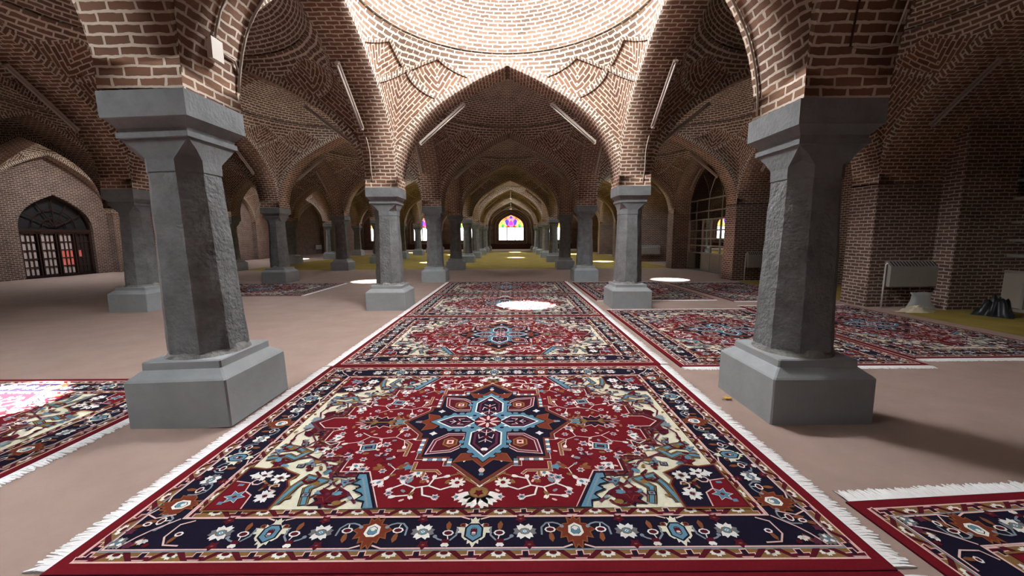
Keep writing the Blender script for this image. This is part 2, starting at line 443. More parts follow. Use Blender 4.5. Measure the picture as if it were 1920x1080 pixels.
# flat roof over the vaults, unseen, added to stop sun leaks, open above the skylights
b = MB()
for c in range(-3, 3):
    for k in range(-1, 10):
        x0, x1 = (XL[c + 3], XL[c + 4]) if c < 2 else (8.0, 10.7)
        y0, y1 = ry(k), ry(k + 1)
        if (c, k) not in OCULI: b.face([(x0, y0, ZTOP), (x1, y0, ZTOP), (x1, y1, ZTOP), (x0, y1, ZTOP)]); continue
        xm, ym = (x0 + x1) / 2, (y0 + y1) / 2; N = 72
        for i in range(N):
            a0, a1 = 2 * math.pi * i / N, 2 * math.pi * (i + 1) / N
            def edge(a):
                ca, sa = math.cos(a), math.sin(a); t = min((x1 - x0) / 2 / max(abs(ca), 1e-6), (y1 - y0) / 2 / max(abs(sa), 1e-6)); return (xm + ca * t, ym + sa * t, ZTOP)
            b.face([(xm + .6 * math.cos(a0), ym + .6 * math.sin(a0), ZTOP), edge(a0), edge(a1), (xm + .6 * math.cos(a1), ym + .6 * math.sin(a1), ZTOP)])
for (xa, ya, xb, yb) in ((XL[0] - .4, ry(-1) - .4, XL[0], ry(10) + .4), (XL[0], ry(-1) - .4, 10.7, ry(-1)), (XL[0], ry(10), 10.7, ry(10) + .6)):
    b.face([(xa, ya, ZTOP), (xb, ya, ZTOP), (xb, yb, ZTOP), (xa, yb, ZTOP)])
b.build('leak_stop_roof', M['plaster'], kind='structure')

# ------------------------------------------------------------------ floor, walls
Y0, Y1 = ry(-1), ry(10)
fl = MB(); fl.face([(-19.6, Y0 - .4, 0), (10.6, Y0 - .4, 0), (10.6, Y1 + .4, 0), (-19.6, Y1 + .4, 0)]); fl.build('floor', M['felt'], kind='structure')

def arch_outline(cx, half, z0, zs, za, n=10):
    """closed outline of a pointed opening: sill z0, springing zs, apex za"""
    q = [(x, (z - 2.78) / (ZA - 2.78)) for x, z in _AP[:-1]]; q = [(x, t ** 1.0) for x, t in q]
    left = [(cx - half * x, zs + (za - zs) * t) for x, t in q[::-1]]; right = [(cx + half * x, zs + (za - zs) * t) for x, t in q[1:]]
    return [(cx - half, z0)] + left + right + [(cx + half, z0)]

def wall_with_holes(name, outer, holes, to3, depth, mats, extra=None):
    """flat wall with real openings and their reveals; to3(u, w, d) gives the point d behind the face"""
    bm = bmesh.new(); edges = []
    for loop in [outer] + holes:
        vs = [bm.verts.new((u, w, 0)) for u, w in loop]
        for i in range(len(vs)): edges.append(bm.edges.new((vs[i], vs[(i + 1) % len(vs)])))
    bmesh.ops.triangle_fill(bm, edges=edges, use_beauty=True, use_dissolve=False)
    mb = MB()
    for f in bm.faces:
        mb.face([to3(v.co.x, v.co.y, 0) for v in f.verts], [(v.co.x, v.co.y) for v in f.verts])
    bm.free()
    for h in holes:
        acc = 0
        for i in range(len(h)):
            a, b = h[i], h[(i + 1) % len(h)]; d = math.hypot(b[0] - a[0], b[1] - a[1])
            mb.face([to3(*a, 0), to3(*b, 0), to3(*b, depth), to3(*a, depth)], [(0.03, acc), (0.03, acc + d), (.03 + depth, acc + d), (.03 + depth, acc)])
            acc += d
    if extra: extra(mb)
    return mb.build(name, mats, kind='structure')

# wall on the door side (x = -19.2)
door_c = (ry(3) + ry(4)) / 2 + 0.25
def left_piers(mb):
    for k in range(-1, 11): mb.box(-19.2, -19.2 + PIER, ry(k) - PIER, ry(k) + PIER, 0, Z0, skip='b')
wall_with_holes('wall_left', [(Y0, 0), (Y1, 0), (Y1, ZTOP), (Y0, ZTOP)], [arch_outline(door_c, 1.38, 0.0, 2.1, 3.42)],
                lambda u, w, d: (-19.2 - d, u, w), 0.35, M['brick_wall'], left_piers)
# end wall with its windows
def end_piers(mb):
    for x in XL[1:5]: mb.box(x - PIER, x + PIER, Y1 - PIER, Y1, 0, Z0, skip='b')
win_c = [(XL[i] + XL[i + 1]) / 2 for i in range(5)]
wall_with_holes('wall_back', [(-19.6, 0), (10.6, 0), (10.6, ZTOP), (-19.6, ZTOP)], [arch_outline(x, 1.6, 1.1, 3.0, 4.35) for x in win_c],
                lambda u, w, d: (u, Y1 + d, w), 0.35, M['brick_wall'], end_piers)
nw = MB(); nw.face([(-19.6, Y0, 0), (10.6, Y0, 0), (10.6, Y0, ZTOP), (-19.6, Y0, ZTOP)]); nw.build('wall_front', M['brick_wall'], kind='structure')
# outer wall on the partition side, cross walls and the barrel vaults between them
XO = 10.3
wr = MB(); wr.face([(XO, Y0, 0), (XO, Y1, 0), (XO, Y1, ZTOP), (XO, Y0, ZTOP)]); wr.build('wall_right', M['brick_wall'], kind='structure')
for k in range(-1, 11):
    b = MB(); b.box(8.0 - PIER, XO, ry(k) - PIER, ry(k) + PIER, 0, Z0 + .03, skip='b'); b.build('wall_right_buttress', M['brick_wall'], kind='structure')
pr = arch_profile(BY / 2 - PIER)
b = MB()
for side in (1, -1):
    acc = 0
    for (s0, z0), (s1, z1) in zip(pr, pr[1:]):
        d = math.hypot(s1 - s0, z1 - z0)
        b.face([(8.0, side * s0, z0), (XO, side * s0, z0), (XO, side * s1, z1), (8.0, side * s1, z1)], [(.1, acc), (.1 + XO - 8, acc), (.1 + XO - 8, acc + d), (.1, acc + d)], smooth=True)
        acc += d
me = b.mesh('ceiling', M['brick'])
for k in range(-1, 10):
    o = link('ceiling_niche', me, kind='structure'); o.location = (0, (ry(k) + ry(k + 1)) / 2, 0)

# ------------------------------------------------------------------ stone columns
def octo(r, z, cut=0.46):
    a = r * cut
    return [(r, -a, z), (r, a, z), (a, r, z), (-a, r, z), (-r, a, z), (-r, -a, z), (-a, -r, z), (a, -r, z)]
def sq(h, z): return [(h, -h, z), (h, h, z), (-h, h, z), (-h, -h, z)]
def column():
    root = empty('stone_column', (0, 0, 0), '', 'column')
    p = MB(); c8 = lambda h, z, e=.012: [(h, -h + e, z), (h, h - e, z), (h - e, h, z), (-h + e, h, z), (-h, h - e, z), (-h, -h + e, z), (-h + e, -h, z), (h - e, -h, z)]
    p.loft([c8(.425, 0), c8(.422, .385), c8(.41, .40), c8(.345, .455), c8(.335, .462), c8(.333, .52), c8(.322, .53)])
    p.build('plinth', M['plinth'], root)
    b = MB(); rng = random.Random(3); loops = []
    for z, rr in ((.525, .325), (.555, .30), (.60, .275), (.61, .25)):
        loops.append([(rr * (1 + rng.uniform(-.05, .05)) * math.cos(t), rr * (1 + rng.uniform(-.05, .05)) * math.sin(t), z) for t in [2 * math.pi * i / 28 for i in range(28)]])
    b.loft(loops); b.build('mortar_bed', M['mortarbed'], root)
    s = MB(); rng = random.Random(5); loops = []
    for i in range(13):
        t = i / 12; z = .57 + (2.02 - .57) * t; rr = .282 + (.236 - .282) * t
        base = octo(rr, z); lp = []
        for q in range(8):
            a, c_ = base[q], base[(q + 1) % 8]
            for h in range(3):
                w = h / 3; j = rng.uniform(-.006, .004) if h else rng.uniform(-.008, .001)
                x = a[0] + (c_[0] - a[0]) * w; y = a[1] + (c_[1] - a[1]) * w; ln = math.hypot(x, y)
                lp.append((x * (1 + j / ln), y * (1 + j / ln), z))
        loops.append(lp)
    s.loft(loops); s.build('shaft', M['stone'], root)
    n = MB(); n.loft([octo(.228, 2.015), octo(.240, 2.03), octo(.242, 2.12)], caps=False)
    o8 = octo(.242, 2.12); S = sq(.27, 2.27); m8 = octo(.255, 2.20, .70)
    # facets that carry the octagon over to the square plate
    for i in range(4):
        a, b_ = o8[2 * i], o8[2 * i + 1]; c_, d_ = m8[2 * i], m8[2 * i + 1]
        n.face([a, b_, d_, c_]); n.face([c_, d_, S[(i + 1) % 4], S[i]])
        a2, b2 = o8[2 * i + 1], o8[(2 * i + 2) % 8]; c2, d2 = m8[2 * i + 1], m8[(2 * i + 2) % 8]
        mid = ((a2[0] + b2[0]) / 2 * 1.0, (a2[1] + b2[1]) / 2 * 1.0, 2.17); cor = S[(i + 1) % 4]
        n.face([a2, b2, mid]); n.face([a2, mid, cor, c2]); n.face([mid, b2, d2, cor])
    n.loft([sq(.27, 2.27), sq(.285, 2.275), sq(.285, 2.315)], caps=False)
    n.face(sq(.285, 2.315)); n.build('capital', M['capstone'], root)
    a = MB(); a.loft([sq(.27, 2.315), sq(.275, 2.345), sq(.325, 2.405), sq(.338, 2.41), sq(.338, 2.60)])
    a.build('abacus', M['capstone'], root)
    return root
proto = column(); first = True
ordn = ['', 'nearest', 'second', 'third', 'fourth', 'fifth', 'sixth', 'seventh', 'eighth', 'ninth']
lines = {3: 'aisle row on the brown floor side', 4: 'aisle row on the partition side', 2: 'row beyond the bare brown floor'}
special = {(3, 1): 'big grey octagonal stone column between the front rug and the sunlit rug corner',
           (4, 1): 'big stone column half in dark shade, its plinth casting a long shadow',
           (3, 2): 'brightly lit pale stone column on brown floor beside the third aisle rug',
           (4, 2): 'brightly lit pale stone column standing by the oval sun patch',
           (2, 3): 'grey stone column standing behind the lone dark rug on brown floor',
           (2, 2): 'dark shaded column between the big front column and the latticed door'}
for li in (1, 2, 3, 4):
    for k in range(1, 10):
        if li == 2 and k == 1: continue
        if li == 1 and k < 4: continue
        lab = special.get((li, k)) or (f'{ordn[k]} grey stone column from the camera, {lines[li]}' if li != 1 else 'slim far stone column in the row nearest the latticed door wall')
        x = XL[li]; rz = (k * 7 + li * 3) % 4 * math.pi / 2
        g = 'columns carrying the vaults' if li != 1 else 'far columns near the door wall'
        if first: o = proto; o.location = (x, ry(k), 0); o['label'] = lab; o['group'] = g; first = False
        else: o = copy_tree(proto, (x, ry(k), 0), lab, g)
        o.rotation_euler = (0, 0, rz)
        if (li, k) == (3, 1): o.location.x -= .035; o.scale = (1, 1, 1.0365); o.rotation_euler = (0, R(-1.75), 0)
        if (li, k) == (4, 1): o.location.x -= .02

# ------------------------------------------------------------------ knotted rugs: every motif is pile of its own colour, cut a hair higher than its ground
RUGCOL = dict(red=(.135, .008, .014), wine=(.085, .008, .016), navy=(.010, .008, .020), cream=(.66, .64, .50), ochre=(.215, .125, .042), blue=(.10, .23, .32),
              steel=(.20, .25, .29), brown=(.10, .035, .028), rust=(.16, .034, .018), pink=(.70, .48, .45), grey=(.16, .16, .17), white=(.74, .74, .70), orange=(.21, .075, .03), plum=(.10, .020, .045))
RC = {k: i for i, k in enumerate(RUGCOL)}
def pile_mat(name, col):
    m = plain('wool_' + name, col, 0.95, noise=0.12, nscale=70, bump=0.25, bscale=420, spec=0.05)
    return m
RMATS = [pile_mat(k, v) for k, v in RUGCOL.items()]
def rot2(p, a): c, s = math.cos(a), math.sin(a); return (p[0] * c - p[1] * s, p[0] * s + p[1] * c)
def circ(cx, cy, rx, ry_=None, n=12, a0=0):
    ry_ = ry_ or rx; return [(cx + rx * math.cos(a0 + 2 * math.pi * i / n), cy + ry_ * math.sin(a0 + 2 * math.pi * i / n)) for i in range(n)]
def starp(cx, cy, r1, r2, n, a0=0, sx=1, sy=1):
    return [(cx + sx * (r1 if i % 2 == 0 else r2) * math.cos(a0 + math.pi * i / n), cy + sy * (r1 if i % 2 == 0 else r2) * math.sin(a0 + math.pi * i / n)) for i in range(2 * n)]
def petal(cx, cy, a, ln, w):
    P = [(0, 0), (ln * .35, w * .42), (ln * .7, w * .5), (ln, 0), (ln * .7, -w * .5), (ln * .35, -w * .42)]
    return [(cx + q[0], cy + q[1]) for q in (rot2(p, a) for p in P)]
def lobe(cx, cy, a, ln, w):
    P = [(0, -w * .3), (ln * .55, -w * .55), (ln, -w * .32), (ln * .86, 0), (ln, w * .32), (ln * .55, w * .55), (0, w * .3)]
    return [(cx + q[0], cy + q[1]) for q in (rot2(p, a) for p in P)]
def line(pts, w, closed=False):
    P = [Vector(p) for p in pts]; n = len(P); L, Rr = [], []
    for i in range(n):
        if closed: a, b = P[i - 1], P[(i + 1) % n]; d1, d2 = (P[i] - a).normalized(), (b - P[i]).normalized()
        else:
            d1 = (P[i] - P[i - 1]).normalized() if i else (P[1] - P[0]).normalized()
            d2 = (P[i + 1] - P[i]).normalized() if i < n - 1 else d1
        n1, n2 = Vector((-d1.y, d1.x)), Vector((-d2.y, d2.x)); m = (n1 + n2)
        m = m.normalized() if m.length > 1e-4 else n1
        k = w / 2 / max(m.dot(n1), .45); L.append(P[i] + m * k); Rr.append(P[i] - m * k)
    out = []
    for i in range(n if closed else n - 1):
        j = (i + 1) % n; out.append([tuple(L[i]), tuple(Rr[i]), tuple(Rr[j]), tuple(L[j])])
    return out
def offs(poly, d):
    P = [Vector(p) for p in poly]; n = len(P); out = []
    ar = sum(P[i].x * P[(i + 1) % n].y - P[(i + 1) % n].x * P[i].y for i in range(n)); sg = 1 if ar > 0 else -1
    for i in range(n):
        d1, d2 = (P[i] - P[i - 1]).normalized(), (P[(i + 1) % n] - P[i]).normalized()
        n1, n2 = Vector((d1.y, -d1.x)) * sg, Vector((d2.y, -d2.x)) * sg; m = (n1 + n2).normalized()
        out.append(tuple(P[i] + m * d / max(m.dot(n1), .4)))
    return out
def rectp(x0, x1, y0, y1): return [(x0, y0), (x1, y0), (x1, y1), (x0, y1)]
def hookp(pts, w): return line(pts, w)
class Rug:
    def __init__(s): s.mb = MB(); s.z = .009; s.dz = .00004
    def _put(s, poly, col, z, T):
        ox, oy, a, sx, sy = T
        q = []
        for x, y in poly:
            x, y = rot2((x, y), a); x, y = (x + ox) * sx, (y + oy) * sy; q.append((x, y, z))
        ar = sum(q[i][0] * q[(i + 1) % len(q)][1] - q[(i + 1) % len(q)][0] * q[i][1] for i in range(len(q)))
        if ar < 0: q = q[::-1]
        s.mb.face(q, [(p[0], p[1]) for p in q], RC[col])
    def draw(s, items, Ts=((0, 0, 0),), sym=4):
        for col, polys in items:
            if polys and isinstance(polys[0][0], (int, float)): polys = [polys]
            for T in Ts:
                ox, oy, a = T[:3]
                if sym == 4: fl = ((1, 1), (-1, 1), (1, -1), (-1, -1))
                elif sym == 'x': fl = ((1, 1), (-1, 1))
                elif sym == 'y': fl = ((1, 1), (1, -1))
                else: fl = ((1, 1),)
                for fi, f in enumerate(fl):      # mirrored copies never share a plane exactly
                    for p in polys: s._put(p, col, s.z + fi * .000007, (ox, oy, a, *f))
            s.z += s.dz
def ring_rect(x, y, d): return [rectp(-x, x, y - d, y), rectp(-x, x, -y, -y + d), rectp(-x, -x + d, -y + d, y - d), rectp(x - d, x, -y + d, y - d)]
def rosette4(r):
    return [('grey', [petal(0, 0, a, r * 1.15, r * .95) for a in (R(0), R(180), R(60), R(120), R(240), R(300))] and [lobe(0, 0, a, r, r * .8) for a in (0, math.pi)]),
            ('white', [lobe(0, 0, R(a), r * .95, r * .62) for a in (55, 125, 235, 305)]), ('ochre', [circ(0, 0, r * .48, r * .4, 8)]), ('blue', [circ(0, 0, r * .38, r * .3, 8)]), ('white', [circ(0, 0, r * .2, r * .15, 4)]), ('navy', [circ(0, 0, r * .09, r * .07, 4)])]
def palm_red(r):
    body = [(0, -1.05), (.16, -.8), (.34, -.95), (.30, -.55), (.62, -.5), (.98, -.12), (.72, .05), (.80, .42), (.5, .34), (.46, .72), (.24, .62), (.16, 1.12), (0, .86)]
    body = body + [(-x, y) for x, y in body[::-1] if x]
    body = [(x * r, y * r) for x, y in body]
    eye = [(x * r, y * r) for x, y in ((0, -.62), (.36, -.38), (.42, .12), (.2, .36), (-.2, .36), (-.42, .12), (-.36, -.38))]
    return [('orange', offs(body, .007)), ('rust', body), ('white', eye), ('navy', offs(eye, -.014)), ('white', offs(eye, -.018)), ('blue', [circ(0, -.02 * r, .24 * r, .24 * r, 8)]), ('white', [circ(0, -.16 * r, .12 * r, .10 * r, 6)])]
def palm_cream(r):
    q = [(0, -1.12), (.12, -.92), (.26, -1.0), (.2, -.72), (.34, -.5), (.52, -.62), (.48, -.3), (.98, -.34), (.8, -.1), (1.0, .12), (.66, .1), (.62, .4), (.42, .62), (.3, .58), (.3, .88), (.16, .8), (0, 1.15)]
    q = q + [(-x, y) for x, y in q[::-1] if x]; q = [(x * r, y * r) for x, y in q]
    eye = [(x * r, y * r) for x, y in ((0, .66), (.4, .34), (.4, -.24), (.2, -.5), (-.2, -.5), (-.4, -.24), (-.4, .34))]
    return [('cream', q), ('navy', offs(eye, .01)), ('blue', eye), ('navy', offs(eye, -.022)), ('steel', offs(eye, -.026)), ('wine', [circ(0, .0, .2 * r, .22 * r, 8)]), ('pink', [circ(0, .1 * r, .12 * r, .08 * r, 6)])]
def lozenge(s=1):
    return [('orange', [petal(0, .0, R(85), .085, .032)]), ('white', [circ(0, -.012, .034, .024, 8)]), ('wine', [circ(0, -.012, .024, .016, 8)]), ('white', line([(0, -.034), (-.006, -.062)], .006)),
            ('steel', line([(-.052, .03), (-.05, -.03), (-.02, -.066), (.02, -.07), (.05, -.06), (.07, -.045)], .011)), ('steel', [circ(.072, -.038, .013, .013, 8)])]
def redflower(r): return [('wine', [starp(0, 0, r, r * .62, 5, R(90))]), ('rust', [circ(0, 0, r * .35, r * .2, 6)]), ('grey', [circ(0, 0, r * .18, r * .07, 4)])]
def bud(): return [('wine', [rectp(-.02, .02, -.03, .004)]), ('white', [lobe(0, -.005, R(90), .026, .04)])]
def guard_T():
    q = [(-.040, .020), (.040, .020), (.046, .004), (.016, .002), (.016, -.022), (-.012, -.024), (-.014, .002), (-.044, .0)]
    return [('pink', offs(q, .005)), ('wine', q), ('navy', rectp(-.010, .012, -.020, .012))]
def guard_flower():
    return [('white', [lobe(0, -.014, R(90), .034, .026), lobe(0, -.008, R(168), .038, .024), lobe(0, -.008, R(12), .038, .024)]), ('wine', [circ(0, -.012, .020, .011, 8)])]
def guard_diag(): return [('wine', [[(-.045, -.028), (-.012, -.028), (.030, .008), (.050, .028), (.012, .028), (-.015, .0)]])]
HX, HY = 2.0, 1.5
rg = Rug()
# plain red edge, guards, navy main border, field
rg.mb.box(-HX, HX, -HY, HY, 0, .009, RC['wine'], skip='b')
rg.z = .0095
rg.draw([('red', rectp(-HX + .004, HX - .004, -HY + .004, HY - .004))], sym=1)
rg.draw([('pink', rectp(-HX + .065, HX - .065, -HY + .065, HY - .065)), ('ochre', rectp(-HX + .075, HX - .075, -HY + .075, HY - .075)), ('steel', rectp(-HX + .130, HX - .130, -HY + .130, HY - .130)),
         ('navy', rectp(-HX + .140, HX - .140, -HY + .140, HY - .140)), ('pink', rectp(-HX + .372, HX - .372, -HY + .372, HY - .372)), ('ochre', rectp(-HX + .380, HX - .380, -HY + .380, HY - .380)),
         ('navy', rectp(-HX + .432, HX - .432, -HY + .432, HY - .432)), ('cream', rectp(-HX + .438, HX - .438, -HY + .438, HY - .438))], sym=1)
FX, FY = HX - .438, HY - .438
# guard motifs
def along(cy, half, pitch, f_items, side):
    """rows of motifs along one border line: side 'y' = the long sides, 'x' = the short ones"""
    n = int(half / pitch); Ts = {0: [], 1: []}
    for i in range(-n, n + 1):
        T = (i * pitch, cy, 0) if side == 'y' else (cy, i * pitch, R(-90))
        Ts[i % 2].append(T)
    return Ts
for (cyo, cxo) in ((HY - .1025, HX - .1025), (HY - .406, HX - .406)):
    for side, c0, half in (('y', cyo, cxo + .01), ('x', cxo, cyo + .01)):
        for sg in (1, -1):
            n = int(half / .135)
            for it, par in ((guard_T(), 0), (guard_flower(), 1)):
                Ts = []
                for i in range(-n, n + 1):
                    if i % 2 == par: Ts.append((i * .135, 0, 0))
                T2 = [((t[0], c0 * sg, 0 if sg > 0 else math.pi) if side == 'y' else (c0 * sg, t[0], R(-90) if sg > 0 else R(90))) for t in Ts]
                rg.draw(it, T2, sym=1)
            Ts = [((i + .5) * .135, i) for i in range(-n, n)]
            T2 = [((t, c0 * sg, 0 if i % 2 else math.pi) if side == 'y' else (c0 * sg, t, R(90) if i % 2 else R(-90))) for t, i in Ts]
            z = rg.z
            # diagonal bands mirrored every other step
            for (t, i) in Ts:
                poly = guard_diag()[0][1][0]
                if i % 2: poly = [(-x, y) for x, y in poly]
                rg._put(poly, 'wine', z, ((t, c0 * sg, 0, 1, 1) if side == 'y' else (c0 * sg, t, R(-90), 1, 1)))
            rg.z += rg.dz
# main border
BYc, BXc = HY - .256, HX - .256
MO = {'c': palm_cream(.098), 'r': palm_red(.098), 'o': rosette4(.062)}
seq_long = [(0, 'c'), (.27, 'o'), (.54, 'r'), (.81, 'o'), (1.08, 'c'), (1.34, 'o')]
seq_short = [(0, 'r'), (.26, 'o'), (.52, 'c'), (.78, 'o'), (1.02, 'r')]
for off, sgn in ((.112, 1), (-.112, -1)):       # pink lines of the main border, notched at the palmettes
    for (c0, seq, half, side) in ((BYc, seq_long, BXc + off + .004, 'y'), (BXc, seq_short, BYc + off + .004, 'x')):
        stops = [p for p, k in seq if k in ('cr'[0] if sgn < 0 else 'r', 'c' if sgn < 0 else 'r')]
        segs = []; prev = None; xs = sorted(set([-s_ for s_ in stops] + stops)); cur = -half
        for sx_ in xs + [None]:
            end = half if sx_ is None else sx_ - .05
            if end - cur > .06:
                o = off; k_ = .02 * sgn
                segs += line(([(cur, o)] if cur == -half else [(cur - .02, o - k_), (cur + .03, o)]) + ([(end, o)] if end == half else [(end - .03, o), (end + .02, o - k_)]), .009)
            if sx_ is not None: cur = sx_ + .05
        if side == 'y': rg.draw([('pink', segs)], [(0, c0, 0), (0, -c0, math.pi)], sym=1)
        else: rg.draw([('pink', segs)], [(c0, 0, R(-90)), (-c0, 0, R(90))], sym=1)
def border_side(seq, c0, side):
    for kind in 'ocr':
        Ts = []
        for p, k in seq:
            if k == kind:
                for q in ((p, -p) if p else (0,)):
                    Ts += [(q, c0, 0), (q, -c0, math.pi)] if side == 'y' else [(c0, q, R(-90)), (-c0, q, R(90))]
        rg.draw(MO[kind], Ts, sym=1)
    loz, rf, bd = [], [], []
    for i, (p, k) in enumerate(seq):
        for q in ((p, -p) if p else (0,)):
            for e in (.135, -.135):
                fl_ = 0 if k == 'r' else math.pi
                if k in 'rc': loz.append((q + e, fl_, 1 if e > 0 else -1))
            if k == 'o': rf += [(q + .02, .092), (q - .02, -.092)]
            if k == 'c': bd += [(q + .14, .085), (q - .14, .085)]
    for kx, it in enumerate(lozenge()):
        for q, fl_, mx in loz:
            for p in (it[1] if not isinstance(it[1][0][0], (int, float)) else [it[1]]):
                p2 = [rot2((x * mx * .9, y * .9), fl_) for x, y in p]
                for T in ([(q, c0, 0, 1, 1), (q, -c0, math.pi, 1, 1)] if side == 'y' else [(c0, q, R(-90), 1, 1), (-c0, q, R(90), 1, 1)]): rg._put(p2, it[0], rg.z, T)
        rg.z += rg.dz
    tr = lambda L: [t for q, o in L for t in ([(q, c0 + o, 0), (q, -c0 - o, math.pi)] if side == 'y' else [(c0 + o, q, R(-90)), (-c0 - o, q, R(90))])]
    rg.draw(redflower(.034), tr(rf), sym=1); rg.draw(bud(), tr(bd), sym=1)
    sm = [(q + e, -.045 if 1 else 0) for p, k in seq if k == 'c' for q in ((p, -p) if p else (0,)) for e in (.062, -.062)]
    rg.draw([('orange', [circ(0, 0, .017, .015, 8)]), ('wine', [circ(0, 0, .011, .009, 8)])], tr(sm), sym=1)
border_side(seq_long, BYc, 'y'); border_side(seq_short, BXc, 'x')
# corners of the main border
rg.draw([('pink', line([(-.105, -.105), (-.02, -.02), (.015, .03), (.05, .105)], .009) + line([(-.25, .09), (-.17, .085), (-.13, .03), (-.14, -.06), (-.20, -.09)], .009) + line([(.105, -.14), (.04, -.11), (-.05, -.14)], .008)),
         ('orange', [petal(-.03, .03, R(70), .07, .03), petal(.05, -.06, R(20), .06, .028), petal(-.19, .01, R(80), .07, .026)]), ('white', [lobe(-.04, .05, R(a), .034, .022) for a in (90, 150, 30)] + [circ(-.19, .01, .022, .018, 7), circ(.045, -.065, .024, .018, 7)]),
         ('wine', [circ(-.19, .01, .013, .010, 6), circ(.045, -.065, .014, .010, 6), circ(-.08, .085, .018, .015, 6)]), ('grey', [lobe(.075, .07, R(a), .042, .028) for a in (0, 60, 120, 180, 240, 300)]), ('white', [lobe(.075, .07, R(a), .034, .018) for a in (30, 150, 270)]), ('blue', [circ(.075, .07, .014, .012, 6)]),
         ('plum', [starp(.01, .085, .030, .018, 5), starp(.085, -.01, .028, .017, 5)])], [(BXc, BYc, 0)])
# ---- cream spandrels
dk = 'wine'
def leafy(cx, cy, a, s, col='wine', edge='rust'):
    pts = [(0, -.03), (.05, -.085), (.09, -.05), (.15, -.11), (.17, -.05), (.24, -.06), (.22, -.01), (.28, .02), (.2, .045), (.2, .09), (.13, .06), (.08, .11), (.05, .05), (0, .03)]
    return [(cx + q[0], cy + q[1]) for q in (rot2((x * s, y * s), a) for x, y in pts)]
def curl(cx, cy, a, s, w):
    pts = [(0, 0), (.07, .05), (.13, .03), (.15, -.03), (.11, -.07), (.06, -.05)]
    return line([(cx + q[0], cy + q[1]) for q in (rot2((x * s, y * s), a) for x, y in pts)], w)
vine = [(.72, 1.02), (.80, .92), (.92, .84), (1.00, .72), (1.08, .60), (1.22, .52), (1.36, .44), (1.48, .34), (1.50, .20), (1.44, .06)]
rg.draw([('plum', line(vine, .016)), ('plum', line([(1.00, .72), (.94, .84), (1.02, .98)], .014) + line([(1.36, .44), (1.30, .30), (1.36, .22)], .014) + line([(1.22, .52), (1.36, .56), (1.46, .52)], .014))])
hook = [(1.02, 1.03), (1.07, .88), (1.00, .80), (1.12, .76), (1.16, .86), (1.19, 1.02)]
hook2 = [(1.53, .54), (1.40, .50), (1.33, .54), (1.28, .46), (1.38, .40), (1.52, .36)]
for h in (hook, hook2):
    rg.draw([('navy', line(h, .060)), ('ochre', line(h, .050)), ('navy', line(h, .034)), ('blue', line(h, .026))])
rg.draw([('navy', [leafy(.80, .93, R(25), .80), leafy(1.45, .18, R(200), .86)]), ('wine', [leafy(.80, .93, R(25), .72), leafy(1.45, .18, R(200), .76)])])
rg.draw([('wine', curl(.78, 1.0, R(10), .8, .020) + curl(1.40, .28, R(80), 1.1, .022) + curl(1.10, .70, R(100), .8, .018))])
def blossom(s, c1='wine', c2='blue'):
    return [('rust', [starp(0, 0, s * 1.1, s * .5, 5, R(20))]), (c1, [starp(0, 0, s * .95, s * .42, 5, R(20))]), (c2, [lobe(s * .3, s * .2, R(35), s * .8, s * .5), lobe(-s * .4, -s * .1, R(200), s * .75, s * .5)]), ('plum', [circ(0, 0, s * .22, s * .18, 6)])]
rg.draw(blossom(.075), [(.99, .66, .3), (1.24, .37, 1.2), (1.40, .60, 2.0), (.92, .93, 2.6)])
rg.draw(blossom(.052, 'blue', 'wine'), [(1.18, .60, .9), (1.33, .12, 1.7), (.86, .82, .2), (1.50, .44, .4)])
sqr = lambda s: [('navy', [rectp(-s, s, -s * .8, s * .8)]), ('steel', [rectp(-s * .72, s * .72, -s * .55, s * .55)]), ('plum', [rectp(-s * .35, s * .35, -s * .25, s * .25)])]
rg.draw(sqr(.026), [(1.09, .52, .2), (1.24, .63, .1), (.88, .72, .4), (1.36, .34, .3), (1.45, .03, 0), (1.05, .94, .1), (1.30, .06, .2), (.74, .88, .5)])
rg.draw([('ochre', [circ(1.15, .58, .03, .022, 7), circ(1.04, .83, .028, .02, 7), circ(1.42, .40, .024, .03, 7), circ(.83, 1.015, .03, .022, 8), circ(1.30, .45, .03, .02, 6)])])
rg.draw([('blue', [leafy(1.49, .0, R(150), .55)]), ('steel', [leafy(1.50, .10, R(230), .45)])])
# corner boxes
cb = [(1.21, FY), (1.21, .86), (1.25, .80), (1.22, .74), (1.30, .70), (1.36, .655), (1.46, .68), (FX, .66), (FX, FY)]
rg.draw([('ochre', offs(cb, .022)), ('wine', offs(cb, .012)), ('navy', cb), ('red', [[(FX, FY), (1.36, FY), (1.38, .94), (1.44, .90), (1.46, .82), (FX, .80)]]), ('pink', line([(1.36, FY), (1.38, .94), (1.44, .90), (1.46, .82), (FX, .80)], .008))])
fl8 = lambda s, c: [(c, [lobe(0, 0, R(a), s, s * .52) for a in (0, 60, 120, 180, 240, 300)])]
rg.draw([('white', [lobe(1.30, .77, R(a), .058, .032) for a in (20, 90, 150, 210, 270, 330)] + [lobe(1.29, .95, R(a), .062, .032) for a in (0, 55, 110, 180, 240, 300)] + [lobe(1.42, .74, R(a), .06, .03) for a in (30, 100, 170, 240, 310)] + [starp(1.48, .74, .04, .02, 4)])])
rg.draw([('ochre', line([(1.27, .86), (1.34, .84), (1.40, .79)], .016) + line([(1.34, .84), (1.36, .90)], .016)), ('wine', [circ(1.30, .77, .016, .012, 6), circ(1.29, .95, .016, .012, 6), circ(1.42, .74, .018, .013, 6), rectp(1.335, 1.365, .83, .87)]),
         ('white', [starp(1.47, .955, .066, .034, 6)]), ('blue', [starp(1.47, .955, .060, .030, 6)]), ('red', [circ(1.47, .955, .018, .014, 4)]), ('blue', [rectp(1.50, 1.53, 1.0, 1.025), rectp(1.49, 1.525, .83, .85)]), ('pink', curl(1.26, .90, R(-50), .5, .009) + curl(1.38, .80, R(20), .5, .009))])
